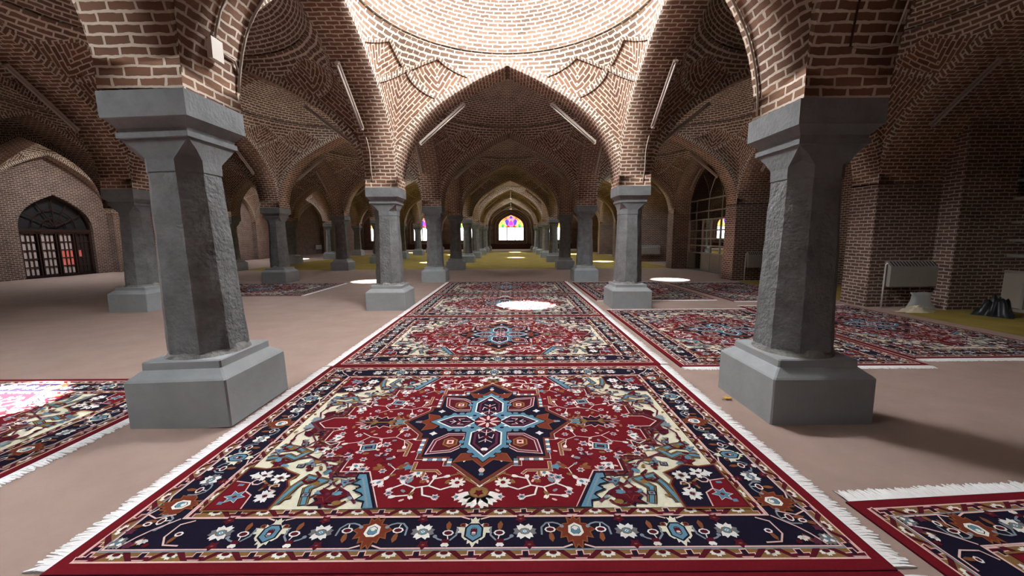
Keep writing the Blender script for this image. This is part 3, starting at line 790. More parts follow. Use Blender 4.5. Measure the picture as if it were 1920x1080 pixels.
# ---- red medallion with its stepped edge
q1 = [(.57, FY), (.74, .70), (.935, .70), (.935, .51), (1.10, .51), (1.10, .31), (1.23, .31), (1.23, .15), (1.16, .12), (1.18, .09), (1.33, .085), (1.41, 0)]
def full(q):
    a = q + [(x, -y) for x, y in q[::-1] if abs(y) > 1e-6]
    return a + [(-x, y) for x, y in a[::-1] if abs(x) > 1e-6]
def clipY(p): return [(x, max(-FY, min(FY, y))) for x, y in p]
med = full(q1)
rg.draw([('plum', clipY(offs(med, .060))), ('brown', clipY(offs(med, .050))), ('wine', clipY(offs(med, .036))), ('navy', clipY(offs(med, .016))), ('pink', clipY(offs(med, .009))), ('red', med)], sym=1)
# dotted ochre ticks on the brown edge
tk = []
for a, b in zip(offs(med, .043)[1:11], offs(med, .043)[2:11]):
    d = Vector(b) - Vector(a); n = max(1, int(d.length / .05))
    for i in range(n):
        p = Vector(a) + d * ((i + .5) / n); tk.append(circ(p.x, p.y, .009, .009, 4))
rg.draw([('ochre', tk)])
# serrated blue leaves on the slanting edges
sl = [(.60, FY), (.755, .735), (.80, .735), (.80, .78), (.765, .79), (.80, .83), (.755, .845), (.735, .87), (.765, .90), (.715, .925), (.695, .95), (.72, .985), (.67, 1.0), (.66, FY)]
rg.draw([('navy', clipY(offs(sl, .011))), ('blue', sl), ('steel', line([(.635, FY - .01), (.765, .77)], .012))])
# scatter on the red ground
def branch(pts, w=.007): return line(pts, w * .8)
wb = branch([(.98, .18), (.90, .24), (.80, .27), (.70, .25), (.62, .30), (.56, .28)]) + branch([(.90, .24), (.96, .32), (1.04, .34)]) + branch([(.80, .27), (.78, .36)]) + branch([(.62, .30), (.60, .38)]) + branch([(.70, .25), (.68, .18)])
wb += branch([(.24, .90), (.32, .86), (.40, .88), (.48, .84)], .014) + branch([(.32, .86), (.30, .79), (.24, .77)], .014) + branch([(.40, .88), (.42, .95), (.50, .96)], .014) + branch([(.48, .84), (.54, .88)], .014) + branch([(.36, .87), (.34, .95), (.28, .97)], .014) + branch([(.24, .90), (.18, .87)], .014)
wb += branch([(.66, .60), (.58, .68), (.52, .66)]) + branch([(.58, .68), (.60, .76)]) + branch([(1.08, .30), (1.16, .36), (1.22, .32)], .009)
rg.draw([('white', wb)])
lv = [lobe(x, y, R(a), .044, .028) for x, y, a in ((1.04, .34, 20), (.78, .36, 80), (.60, .38, 100), (.68, .18, -90), (.54, .88, 40), (.50, .96, 10), (.28, .97, 150), (.24, .77, 200), (.18, .87, 190), (.48, .84, -60), (.30, .79, -90), (.56, .28, 170), (.42, .95, 120), (.60, .76, 60))]
rg.draw([('white', lv)])
tulip = lambda s: [('white', [lobe(0, 0, R(a), s, s * .4) for a in (50, 90, 130)]), ('blue', [lobe(0, 0, R(90), s * .6, s * .3)]), ('pink', [circ(0, 0, s * .2, s * .2, 6)])]
rg.draw(tulip(.075), [(.63, .80, -.6), (1.12, .24, -1.2), (.88, .62, .8), (.42, .70, .2), (1.2, .40, .5)])
box_f = [('white', [rectp(-.062, .062, -.045, .045)]), ('navy', [rectp(-.052, .052, -.037, .037)]), ('blue', [rectp(-.044, .044, -.030, .030)]), ('navy', [rectp(-.027, .027, -.017, .017)]), ('plum', [rectp(-.018, .018, -.011, .011)]), ('pink', [lobe(-.06, .04, R(140), .03, .02), lobe(.06, .04, R(40), .03, .02), lobe(-.06, -.04, R(220), .03, .02), lobe(.06, -.04, R(-40), .03, .02)])]
rg.draw(box_f, [(.86, .40, .2)])
small = lambda s: [('pink', [starp(0, 0, s, s * .6, 6)]), ('blue', [circ(0, 0, s * .6, s * .5, 6)]), ('wine', [circ(0, 0, s * .25, s * .2, 6)])]
rg.draw(small(.042), [(.97, .50, 0), (.72, .50, .4), (1.18, .10, 0), (1.02, .08, .3), (.66, .12, .2), (.50, .78, .2), (.80, .68, 0), (1.10, .50, .3), (.12, .97, 0), (.74, .36, 0)])
rg.draw([('wine', curl(.60, .48, R(30), .9, .02) + curl(.76, .58, R(200), .8, .02) + curl(1.0, .42, R(110), .6, .016)), ('steel', [lobe(.68, .56, R(200), .05, .03), lobe(.92, .54, R(30), .05, .03), lobe(.52, .60, R(80), .05, .03), lobe(1.06, .40, R(-20), .04, .03)])])
br = line([(.46, .60), (.46, .70), (.30, .70)], .020) + line([(.56, .52), (.56, .36), (.60, .32)], .020) + line([(.38, .70), (.38, .76)], .016) + line([(.56, .44), (.63, .45)], .016) + line([(.30, .70), (.27, .74)], .016)
rg.draw([('pink', [offs(p, .004) for p in br]), ('ochre', br)])
rg.draw([('orange', [lobe(.50, .62, R(40), .09, .05), lobe(.66, .66, R(10), .08, .045), lobe(.36, .78, R(80), .06, .04)]), ('blue', [starp(.50, .66, .04, .022, 5)]), ('steel', [lobe(.44, .78, R(60), .06, .04)])])
rosw = lambda s: [('white', [lobe(0, 0, R(a), s, s * .42) for a in range(0, 360, 45)]), ('red', [circ(0, 0, s * .3, s * .3, 8)])]
rg.draw(rosw(.055), [(.145, .83, .2)])
rg.draw(small(.030), [(.36, .78, 0), (.55, .93, .3), (.66, .70, .2), (.84, .56, .1), (1.00, .22, .4), (.62, .22, 0), (.78, .16, .3), (1.10, .42, .2), (.94, .34, .1), (.70, .44, .3), (.26, .97, .1), (.46, .76, .5), (1.14, .19, .2), (.90, .46, 0)])
rg.draw([('ochre', [lobe(x, y, R(a), .046, .024) for x, y, a in ((.62, .06, 30), (.70, .10, 80), (.90, .14, 60), (1.10, .06, 100), (.56, .74, 20), (.40, .92, 60), (.72, .62, 140), (.98, .60, -30), (1.06, .52, 200), (.20, .80, 70), (.83, .48, 10))]),
         ('pink', [lobe(x, y, R(a), .034, .016) for x, y, a in ((.66, .08, 160), (.86, .20, 20), (1.04, .15, 70), (.60, .86, 10), (.34, .80, 110), (.76, .66, 40), (.92, .66, 200), (1.15, .46, 90), (.50, .46, 20), (.64, .52, 120), (.80, .30, -60), (.10, .90, 40), (.44, .99, 30))]),
         ('steel', [lobe(x, y, R(a), .036, .020) for x, y, a in ((.58, .12, 60), (.96, .12, -20), (.68, .30, 10), (.86, .30, 80), (.48, .90, 140), (.88, .70, 60), (1.17, .28, 30), (.62, .64, -40), (.78, .50, 150))])])
# small growth on the cream corners
rg.draw([('wine', [lobe(x, y, R(a), .05, .028) for x, y, a in ((1.14, .66, 40), (1.05, .58, 200), (1.30, .22, 100), (1.42, .50, 20), (.88, .98, 60), (.98, .90, 150), (1.18, .44, -30), (1.48, .26, 80), (.84, .74, 10))]),
         ('ochre', [lobe(x, y, R(a), .042, .022) for x, y, a in ((1.10, .64, 120), (1.33, .18, 20), (1.26, .30, 160), (.92, .78, 60), (1.46, .56, 90), (1.12, .96, 20), (1.52, .14, 60))]),
         ('steel', [lobe(x, y, R(a), .040, .022) for x, y, a in ((1.02, .64, 30), (1.20, .56, 100), (1.36, .28, 40), (.96, .80, 110), (1.50, .48, 20), (.78, .96, 130))]),
         ('navy', line([(1.10, .62), (1.16, .66), (1.18, .62)], .008) + line([(1.30, .14), (1.38, .18), (1.46, .15)], .008) + line([(.86, .78), (.93, .76), (.97, .72)], .008))])
# spiky palmettes on the long axis
spk = starp(0, 0, .20, .13, 15, 0, 1.0, .50)
rg.draw([('pink', offs(spk, .007)), ('navy', spk), ('wine', [starp(0, 0, .15, .10, 11, .2, 1, .44)]), ('navy', [starp(0, 0, .12, .075, 9, .1, 1, .42)]), ('ochre', line([(-.16, 0), (.14, 0)], .016) + [petal(.02, 0, R(35), .08, .03), petal(.02, 0, R(-35), .08, .03), petal(-.06, 0, R(145), .07, .03), petal(-.06, 0, R(215), .07, .03)]),
         ('blue', [lobe(-.15, 0, R(180), .08, .07), lobe(-.14, 0, R(120), .05, .04), lobe(-.14, 0, R(240), .05, .04)])], [(.90, 0, 0)], sym='x')
# fan palmettes on the short axis
rg.draw([('white', [lobe(0, .97, R(a), .135, .06) for a in (18, 50, 90, 130, 162)] and [lobe(0, .94, R(a), .14, .062) for a in (12, 42, 70, 110, 138, 168)]), ('brown', [circ(0, .925, .066, .058, 10)]), ('ochre', [circ(0, .925, .058, .050, 10)]), ('wine', [starp(0, .935, .034, .02, 5, R(90))]),
         ('ochre', line([(-.10, .79), (0, .865), (.10, .79)], .018) + line([(-.05, .80), (-.02, .86)], .014) + line([(.05, .80), (.02, .86)], .014)), ('white', [circ(0, .862, .020, .020, 4)])], sym='y')
# ---- star medallion
st = full([(0, .82), (.19, .615), (.235, .615), (.235, .535), (.44, .535), (.44, .27), (.50, .27), (.50, .205), (.67, 0)])
st = st[1:] if st[0] == st[-1] else st
rg.draw([('pink', offs(st, .036)), ('brown', offs(st, .031)), ('rust', offs(st, .014)), ('navy', st)], sym=1)
ck = [rectp(.255 + i * .034, .285 + i * .034, .555, .585) for i in range(0, 5)] + [rectp(.215, .245, .56 + i * .03, .585 + i * .03) for i in range(0, 3)]
ck2 = [rectp(.455, .485, .29 + i * .034, .318 + i * .034) for i in range(0, 6)]
rg.draw([('white', ck[::2] + ck2[::2]), ('blue', ck[1::2] + ck2[1::2])])
rg.draw([('ochre', line([(.66, .03), (.80, .09)], .012) + line([(.72, .055), (.74, .10)], .012) + line([(.76, .07), (.79, .13)], .012) + line([(.68, 0), (.86, 0)], .010) + line([(.06, .80), (.16, .72)], .012) + line([(.10, .77), (.14, .80)], .012) + line([(.14, .735), (.20, .76)], .012))])
rg.draw([('white', [starp(.13, .57, .034, .02, 4), starp(.42, .20, .034, .02, 4)]), ('pink', [circ(0, .70, .022, .028, 6)]), ('blue', [lobe(0, .73, R(90), .03, .03)]), ('pink', [circ(.56, 0, .03, .018, 6)]), ('steel', [lobe(.56, 0, 0, .05, .03)])])
# rust flames around the four tips
rg.draw([('orange', [offs([(0, .66), (.07, .57), (.20, .60), (.16, .50), (0, .47)], .007), offs([(.56, 0), (.50, .05), (.52, .14), (.43, .11), (.38, 0)], .007)]), ('rust', [[(0, .66), (.07, .57), (.20, .60), (.16, .50), (0, .47)], [(.56, 0), (.50, .05), (.52, .14), (.43, .11), (.38, 0)]])])
# corner petals
pet = [(.13, .20), (.30, .20), (.40, .30), (.425, .505), (.24, .475), (.16, .40)]
rg.draw([('pink', pet), ('plum', offs(pet, -.008)), ('pink', offs(pet, -.026)), ('wine', offs(pet, -.033)), ('ochre', [circ(.265, .335, .062, .075, 6, .5)]), ('rust', [circ(.265, .335, .05, .06, 6, .5)]), ('pink', [rectp(.24, .29, .305, .36)]), ('red', [rectp(.253, .277, .32, .345)])])
# pale blue ground of the inner cross with its curled ears
hexv = [(0, .09), (.125, .185), (.125, .37), (0, .545), (-.125, .37), (-.125, .185)]
hexh = [(.09, 0), (.185, .105), (.30, .105), (.43, 0), (.30, -.105), (.185, -.105)]
curls = [circ(.155, .40, .03, .022, 7), circ(.17, .15, .034, .03, 7), circ(.10, .47, .026, .022, 7), circ(.30, .135, .022, .030, 7), circ(.37, .09, .022, .026, 7), circ(.06, .53, .026, .018, 6), circ(.18, .33, .022, .028, 6), circ(.235, .155, .026, .018, 6)]
rg.draw([('navy', [offs(offs(hexv, .034), .008)])], sym='y'); rg.draw([('navy', [offs(offs(hexh, .032), .008)])], sym='x')
rg.draw([('navy', [offs(c_, .008) for c_ in curls])])
rg.draw([('blue', offs(hexv, .034))], sym='y'); rg.draw([('blue', offs(hexh, .032))], sym='x'); rg.draw([('blue', curls)])
rg.draw([('white', hexv), ('navy', offs(hexv, -.012)), ('plum', offs(hexv, -.03)), ('navy', offs(hexv, -.05))], sym='y')
rg.draw([('white', hexh), ('navy', offs(hexh, -.012)), ('plum', offs(hexh, -.028)), ('navy', offs(hexh, -.045))], sym='x')
rg.draw([('pink', line([(0, .15), (0, .34)], .008) + line([(0, .24), (.05, .28), (.06, .22)], .007) + line([(0, .30), (.05, .34)], .007) + line([(0, .20), (.045, .17)], .007)), ('white', [lobe(0, .42, R(90), .04, .05)]), ('wine', [circ(0, .26, .022, .028, 6)])])
rg.draw([('pink', line([(.15, 0), (.32, 0)], .008) + line([(.22, 0), (.25, .045), (.20, .05)], .007) + line([(.27, 0), (.30, .035)], .007)), ('wine', [circ(.24, 0, .028, .02, 6)])])
rg.draw([('blue', [circ(.105, .105, .072, .066, 8)]), ('white', [starp(.06, .15, .026, .015, 4), circ(.15, .075, .016, .014, 5)]), ('navy', [circ(.12, .11, .018, .016, 6)])])
rg.draw([('navy', [circ(0, 0, .115, .115, 16)]), ('red', [circ(0, 0, .105, .105, 16)]), ('pink', [petal(0, 0, R(a), .115, .026) for a in range(0, 360, 45)]), ('navy', [circ(0, 0, .026, .026, 8)]), ('wine', [circ(0, 0, .018, .018, 8)])], sym=1)
pile_me = rg.mb.mesh('pile', RMATS, weld=False)

def fringe_mesh(seed):
    rng = random.Random(seed); mb = MB(); y = -HY
    wisp = 0
    while y < HY - .004:
        w = rng.uniform(.008, .013); wisp = wisp * .85 + rng.uniform(-.010, .010); ln = rng.uniform(.090, .118); sk = wisp + rng.uniform(-.006, .006)
        m = .5 + rng.uniform(-.1, .1); zt = rng.uniform(.008, .013)
        a0, a1 = (0, y), (0, y + w)
        b0, b1 = (ln * m, y + sk * .4 - .001), (ln * m, y + w + sk * .4 + .001)
        c0, c1 = (ln, y + sk + w * .2), (ln + rng.uniform(-.012, .006), y + sk + w * .9)
        tz = [.008, zt, .004]
        cl = lambda q: (q[0], max(-HY + .02, min(HY - .02, q[1]))); a0, a1, b0, b1, c0, c1 = map(cl, (a0, a1, b0, b1, c0, c1))
        top = [[(*a0, tz[0]), (*a1, tz[0])], [(*b0, tz[1]), (*b1, tz[1])], [(*c0, tz[2]), (*c1, tz[2])]]
        for i in range(2):
            (p, q), (r_, s_) = top[i], top[i + 1]
            mb.face([p, r_, s_, q])
            for u, v in ((p, r_), (q, s_)): mb.face([u, v, (v[0], v[1], 0), (u[0], u[1], 0)])
        y += w * .93
    return mb.mesh('fringe', M['cotton'], weld=False)
fr_me = [fringe_mesh(11), fringe_mesh(12)]
def rug(x, y, rz, z, label, group=None, sc=(1, 1)):
    root = empty('persian_rug', (x, y, z), label, 'rug', group or 'red and navy medallion rugs', rz); root.scale = (sc[0], sc[1] * .998, 1)
    link('pile', pile_me, root)
    for i, s in enumerate((1, -1)):
        f = link('fringe', fr_me[i], root); f.location = (s * (HX - .004), 0, 0); f.rotation_euler = (0, 0, 0 if s > 0 else math.pi); f['label'] = 'white cotton fringe'
    return root
CX = -.21
rug(CX, 3.15, 0, .001, 'large red medallion rug filling the front of the central aisle')
rug(CX, .15, 0, .001, 'medallion rug of which only a red strip shows below the front rug')
rug(CX + .02, 6.15, 0, .001, 'red medallion rug in the aisle directly behind the front rug')
rug(CX + .03, 9.16, 0, .001, 'aisle rug with the dazzling white sun patch on it')
rug(CX + .03, 12.17, 0, .001, 'aisle rug farthest off, ending at the bare brown floor')
rug(3.50, 6.40, R(90), .001, sc=(.925, 1), label='rug lying crosswise behind the shaded stone column, its near fringe on brown floor')
rug(6.24, 6.72, R(90.6), .001, sc=(.95, .80), label='dim rug between the mustard strip and its crosswise neighbour')
rug(3.58, .24, R(94), .001, 'dim rug corner with thick white fringe beside the front rug')
rug(-5.36, 2.76, 0, .001, 'rug with the glaring sunlit corner beside the big stone plinth')
rug(-7.75, 12.08, 0, .001, sc=(1, .97), label= 'lone dark rug on brown floor before the standing grey column')
rug(3.52, 11.47, R(90), .001, sc=(.97, .98), label= 'rug right behind the plinth of the brightly lit column by the sun patch')
rug(6.45, 11.2, R(90.6), .001, sc=(.95, .80), label= 'purplish dim rug near the glass partition, split from its neighbour by white fringe')

# ------------------------------------------------------------------ carpets and matting laid over the felt
def sheet(name, x0, x1, y0, y1, mat, label, cat, z=.006, seed=1, amp=.03, nx=40, ny=40):
    """carpet laid on the felt, cut out around the plinths that stand in it"""
    rng = random.Random(seed); mb = MB(); ph = [rng.uniform(0, 6.28) for _ in range(8)]
    xs = [x0 + (x1 - x0) * i / nx for i in range(nx + 1)]; ys = [y0 + (y1 - y0) * i / ny for i in range(ny + 1)]; g = .44
    px = [x for x in XL[1:5] if x0 < x + g and x - g < x1]; py = [ry(k) for k in range(1, 10) if y0 < ry(k) + g and ry(k) - g < y1]
    for q, arr in ((px, xs), (py, ys)):
        for c_ in q:
            for e in (-g, g):
                if arr[0] < c_ + e < arr[-1]: arr.append(c_ + e)
    xs.sort(); ys.sort()
    def P(i, j):
        x, y = xs[i], ys[j]
        if any(abs(x - a) < g + .02 for a in px) and any(abs(y - a) < g + .02 for a in py): return (x, y, z)
        e = amp * (math.sin(x * 2.1 + ph[0]) + .6 * math.sin(x * 5.3 + ph[1])) if j in (0, len(ys) - 1) else 0
        e2 = amp * .6 * math.sin(y * 1.9 + ph[2]) if i in (0, len(xs) - 1) else 0
        zz = z + .012 * max(0, math.sin(x * 1.3 + y * .9 + ph[3]) * math.sin(y * 1.7 - x * .4 + ph[4]) - .5) * (0 if i in (0, len(xs) - 1) or j in (0, len(ys) - 1) else 1)
        return (x + e2, y + e, zz)
    for i in range(len(xs) - 1):
        for j in range(len(ys) - 1):
            xm, ym = (xs[i] + xs[i + 1]) / 2, (ys[j] + ys[j + 1]) / 2
            if any(abs(xm - a) < g for a in px) and any(abs(ym - a) < g for a in py): continue
            mb.face([P(i, j), P(i + 1, j), P(i + 1, j + 1), P(i, j + 1)], smooth=True)
    return tag(mb.build(name, mat), label, cat)
sheet('mustard_carpet', -13.4, 7.9, 19.25, 43.6, M['yellow'], 'wide mustard yellow carpet covering the far half of the hall floor', 'carpet', seed=2, nx=90, ny=90)
sheet('mustard_carpet', 7.78, 10.0, 3.9, 8.0, M['yellow'], 'mustard carpet strip by the brick wall with the rubbish on it', 'carpet', seed=4, amp=.015, nx=14, ny=24)
sheet('mustard_carpet', 7.72, 10.2, 9.3, 13.5, M['yellow'], 'short mustard carpet strip below the radiator next to the glass partition', 'carpet', seed=5, amp=.015, nx=14, ny=20)
sheet('pale_matting', -13.4, 7.9, 43.7, 50.2, M['palefloor'], 'pale beige matting in front of the stained glass end wall', 'matting', seed=6, amp=.01)

# low panelled ledge under the end windows
b = MB(); b.box(-13.2, 7.6, 50.35, 50.84, 0, .62, skip='b'); b.box(-13.2, 7.6, 50.30, 50.86, .62, .68)
b.build('trim_1', M['dado'], kind='structure')
# plaster bands framing the recess of each end window
for x in win_c[1:]:
    o = arch_outline(x, 1.98, .75, 3.0, 4.72); b = MB()
    for p, q in zip(o, o[1:] + o[:1]): b.bar((p[0], Y1 - .02, p[1]), (q[0], Y1 - .02, q[1]), .07, .05)
    b.build('trim_2', M['plaster'], kind='structure')

# ------------------------------------------------------------------ end windows with coloured heads
def end_window(x, idx):
    root = bpy.data.objects.new(f'window_{idx}', None); C.objects.link(root); root.location = (x, Y1 + .16, 0); root['kind'] = 'structure'
    out = arch_outline(0, 1.6, 1.1, 3.0, 4.35); tr = 2.78
    fr = MB()
    for p, q in zip(out, out[1:] + out[:1]): fr.bar((p[0], 0, p[1]), (q[0], 0, q[1]), .07, .08)
    fr.bar((-1.6, 0, tr), (1.6, 0, tr), .06, .07)
    for u in (-.52, .52): fr.bar((u, 0, 1.1), (u, 0, tr), .11, .07)
    for u in (-1.06, 1.06): fr.bar((u, 0, 1.1), (u, 0, tr), .07, .04)
    fr.build('window_frame', M['dark'], root)
    pn = MB(); pn.face([(-1.6, .03, 1.1), (1.6, .03, 1.1), (1.6, .03, tr), (-1.6, .03, tr)]); pn.build('clear_pane', M['day'], root)
    head = [(p[0], p[1]) for p in out if p[1] > tr]; names = ['gl_orange', 'gl_violet', 'gl_blue', 'gl_pink', 'gl_yellow', 'gl_green', 'gl_red']
    gm = [M[n] for n in names]; g = MB()
    fan = [(-1.6, tr)] + [h for h in head] + [(1.6, tr)]
    lay = lambda poly, k, d: g.face([(u, .03 - d * .004, w) for u, w in poly], mi=names.index(k))
    lay(fan, 'gl_orange', 0)
    for s in (1, -1):
        lay([(s * .62, tr), (s * 1.56, tr), (s * 1.56, 3.1), (s * 1.2, 3.62), (s * .72, 3.5)], 'gl_yellow', 1)
        lay([(s * .95, tr + .02), (s * 1.2, tr + .02), (s * 1.25, 3.0), (s * 1.05, 3.22), (s * .88, 3.0)], 'gl_green', 2)
        lay([(s * 1.1, 3.3), (s * 1.28, 3.2), (s * 1.18, 3.45)], 'gl_red', 2)
        lay([(s * .34, 2.98), (s * .66, 3.1), (s * .78, 3.56), (s * .52, 3.86), (s * .28, 3.55)], 'gl_blue', 2)
        lay([(s * .1, 3.55), (s * .34, 3.75), (s * .26, 4.02), (s * .06, 3.92)], 'gl_pink', 2)
        lay([(s * .45, 3.92), (s * .95, 3.72), (s * .62, 4.02)], 'gl_red', 2)
        lay([(s * .55, tr), (s * .2, tr), (s * .3, 3.02), (s * .48, 3.04)], 'gl_red', 2)
    lay([(-.26, 3.0), (.26, 3.0), (.24, 3.4), (0, 3.66), (-.24, 3.4)], 'gl_violet', 3)
    lay([(-.16, 3.86), (.16, 3.86), (.22, 4.02), (0, 4.24), (-.22, 4.02)], 'gl_blue', 3)
    lay([(-.18, tr), (.18, tr), (.12, 2.98), (-.12, 2.98)], 'gl_pink', 3)
    g.build('coloured_pane', gm, root)
    ld = MB()
    for a in range(-3, 4):
        t = a * .42; ld.bar((.18 * a, -.005, tr), (.40 * a * (1 - .04 * abs(a)), -.005, tr + 1.52 - .17 * a * a * .75), .02, .02)
    ld.build('lead_bar', M['dark'], root)
for i, x in enumerate(win_c): end_window(x, i + 1)

# ------------------------------------------------------------------ arched lattice door in the side wall
def lattice_door():
    root = bpy.data.objects.new('door_1', None); C.objects.link(root); root.location = (-19.36, door_c, 0); root['kind'] = 'structure'
    out = arch_outline(0, 1.38, 0, 2.1, 3.42); fr = MB()
    for p, q in zip(out[:-1], out[1:]): fr.bar((0, p[0], p[1]), (0, q[0], q[1]), .10, .10)
    fr.bar((0, -1.38, 1.93), (0, 1.38, 1.93), .14, .12)
    for t in (30, 62, 90, 118, 150): fr.bar((0, 0, 2.1), (0, 1.2 * math.cos(R(t)), 2.05 + 1.15 * math.sin(R(t))), .03, .03)
    for rr in (.45, .82):
        pp = [(0, rr * math.cos(R(t)), 2.05 + rr * .95 * math.sin(R(t))) for t in range(0, 181, 20)]
        for p, q in zip(pp, pp[1:]): fr.bar(p, q, .03, .03)
    fr.build('door_frame', M['wood'], root)
    bk = MB(); bk.face([(-.10, p[0], p[1]) for p in out]); bk.build('dark_backing', M['dark'], root)
    for i in range(4):
        y0 = -1.34 + i * .67; lf = MB()
        def bar(a, b_, w): lf.bar((.02, *a), (.02, *b_), w, .05)
        for yy in (y0 + .05, y0 + .62): bar((yy, 0.02), (yy, 1.86), .10)
        for zz in (.06, 1.83): bar((y0, zz), (y0 + .67, zz), .10)
        for j in (1, 2): bar((y0 + .10 + j * .157, .1), (y0 + .10 + j * .157, 1.8), .022)
        for j in range(1, 5): bar((y0 + .1, .1 + j * .34), (y0 + .57, .1 + j * .34), .03)
        o = lf.build('door_leaf', M['wood'], root)
        pn = MB()
        for a in range(3):
            for c_ in range(5):
                red = (i == 2 and c_ in (1, 2)) or (i == 3 and a == 0 and c_ == 2)  # panes that get the painted red reflection
                p0, z_ = y0 + .115 + a * .157, .125 + c_ * .34
                pn.face([(.005, p0, z_), (.005, p0 + .12, z_), (.005, p0 + .12, z_ + .29), (.005, p0, z_ + .29)], mi=1 if red else (2 if i == 3 else 0))
        pn.build('lattice_pane', [M['frost'], M['frost_red_glow'], M['dark']], o)
lattice_door()

# ------------------------------------------------------------------ metal framed glass screens between the brick piers
def screen(xs, k, label):
    yc = (ry(k) + ry(k + 1)) / 2; root = empty('glass_partition', (xs, yc, 0), label, 'partition')
    c = BY / 2 - PIER; pr = arch_profile(c); f = MB()
    for h in (.80, 1.12, 1.43, 1.79, 2.26, 2.61, 3.12):
        w = float(np.interp(-h, [-z for s, z in pr], [s for s, z in pr]))
        f.bar((0, -w, h), (0, w, h), .07 if h > 2 else .045, .05)
    for y in (-c + .04, -1.3, -.55, .2, .95, 1.55, c - .04): f.bar((0, y, .03), (0, y, 2.26), .05, .05)
    for y in (-1.7, -.6, .5, 1.6): f.bar((0, y, 2.26), (0, y, 3.12), .04, .04)
    for y in (-c, c): f.bar((0, y, 0), (0, y, 3.0), .06, .06)
    f.bar((0, -c, .04), (0, c, .04), .08, .06)
    f.build('metal_frame', M['alu'], root)
    t = MB()
    for y0, s in ((-.6, 1), (.5, -1), (-.6, -1), (.5, 1)):
        pts = [(0, y0 + s * (.95 * (i / 9) ** 1.7), 3.12 + 1.35 * i / 9) for i in range(10)]
        pts = [p for p in pts if abs(p[1]) < float(np.interp(-p[2], [-z for q, z in pr], [q for q, z in pr])) - .05]
        t.tube(pts, .018, 6)
    t.build('curved_glazing_bar', M['alu'], root)
    for y0, y1 in ((-c + .06, -1.32), (-1.28, -.57), (-.53, .18), (.22, .93), (1.57, c - .06)): p = MB(); p.box(-.012, .012, y0, y1, .08, .77); p.build('sheet_panel', M['steelpanel'], root)
    g = MB(); g.face([(.01, -c, .8), (.01, .95, .8), (.01, .95, 2.26), (.01, -c, 2.26)]); g.face([(.01, 1.55, .8), (.01, c, .8), (.01, c, 2.26), (.01, 1.55, 2.26)])
    top = [(s, z) for s, z in pr if z > 2.27]
    g.face([(.01, -top[-1][0], 2.26)] + [(.01, -s, z) for s, z in top[::-1]] + [(.01, s, z) for s, z in top[1:]] + [(.01, top[-1][0], 2.26)])
    g.build('glazing', M['glass'], root)
screen(8.45, 3, 'tall arched metal and glass partition mirroring stained glass, its doorway open')
screen(10.1, 1, 'dim metal and glass screen in the darkest brick recess past the rubbish')

# pilaster beside the first radiator
b = MB(); b.box(9.0, XO, 8.05, 8.45, 0, 4.2, skip='b'); b.build('wall_right_pilaster', M['brick_wall'], kind='structure')

# ------------------------------------------------------------------ radiators
def radiator():
    root = empty('radiator', (0, 0, 0), '', 'radiator'); L = 1.18
    b = MB(); b.box(0, L, -.15, -.0, .46, .88); b.face([(0, -.15, .88), (L, -.15, .88), (L, -.02, 1.0), (0, -.02, 1.0)])
    b.face([(0, -.15, .88), (0, -.02, 1.0), (0, 0, .88)]); b.face([(L, -.15, .88), (L, 0, .88), (L, -.02, 1.0)]); b.build('casing', M['grey_enamel'], root)
    v = MB()
    for i in range(16):
        x = .05 + i * (L - .1) / 15.5; v.face([(x, -.146, .894), (x + .035, -.146, .894), (x + .035, -.038, .993), (x, -.038, .993)])
    v.build('vent_slot', M['dark'], root)
    p = MB(); p.tube([(-.05, -.07, 0.0), (-.05, -.07, .5), (-.045, -.07, .93), (-.01, -.07, .95), (.02, -.07, .93)], .014); p.build('pipe', M['white_enamel'], root)
    return root
rd = radiator(); rd.location = (8.0, 8.45, 0); rd['label'] = 'dim radiator on the shaded brick wall above the rubbish'
copy_tree(rd, (8.12, ry(3) - PIER, 0), 'pale radiator on the brick wall nearest the glass partition'); copy_tree(rd, (7.85, ry(5) - PIER, 0), 'small far radiator on brick wall just past the brightly lit column')
for o in [o for o in bpy.data.objects if o.name.startswith('radiator')]: o['group'] = 'radiators on the brick walls'; o['label'] = o['label']
r4 = copy_tree(rd, (-19.2, 38.6, 0), 'tiny pale radiator on the far side wall beyond the columns', 'radiators on the brick walls', (0, 0, R(90)))

# ------------------------------------------------------------------ unlit tube fixtures on the arches
def tube_fixture():
    root = empty('tube_fixture', (0, 0, 0), '', 'light'); h = MB(); h.box(-.64, .64, -.035, .035, -.045, 0); h.box(-.65, -.62, -.03, .03, -.085, -.03); h.box(.62, .65, -.03, .03, -.085, -.03)
    h.build('housing', M['tan_enamel'], root); t = MB(); t.tube([(-.62, 0, -.066), (.62, 0, -.066)], .015, 8); t.build('tube', M['tube'], root)
    return root
def prof_z(c, s): pr = arch_profile(c); return float(np.interp(s, [p[0] for p in pr], [p[1] for p in pr]))
tf = tube_fixture(); used = False
def place_tube(pt_hi, pt_lo, label):
    global used
    a, b_ = Vector(pt_hi), Vector(pt_lo); d = (b_ - a).normalized(); side = d.cross(Vector((0, 0, 1))).normalized(); up = side.cross(d)
    if up.z < 0: up, side = -up, -side
    m = Matrix((d, up.cross(d), up)).transposed().to_4x4(); m.translation = (a + b_) / 2 - up * .055
    if used: o = copy_tree(tf, (0, 0, 0), label, 'unlit tube lights on the arches')
    else: o = tf; o['label'] = label; o['group'] = 'unlit tube lights on the arches'; used = True
    o.matrix_world = m
cname = {0: 'over the carpeted aisle', -1: 'over the brown floor aisle', 1: 'over the partition side aisle', -2: 'over the door wall aisle'}
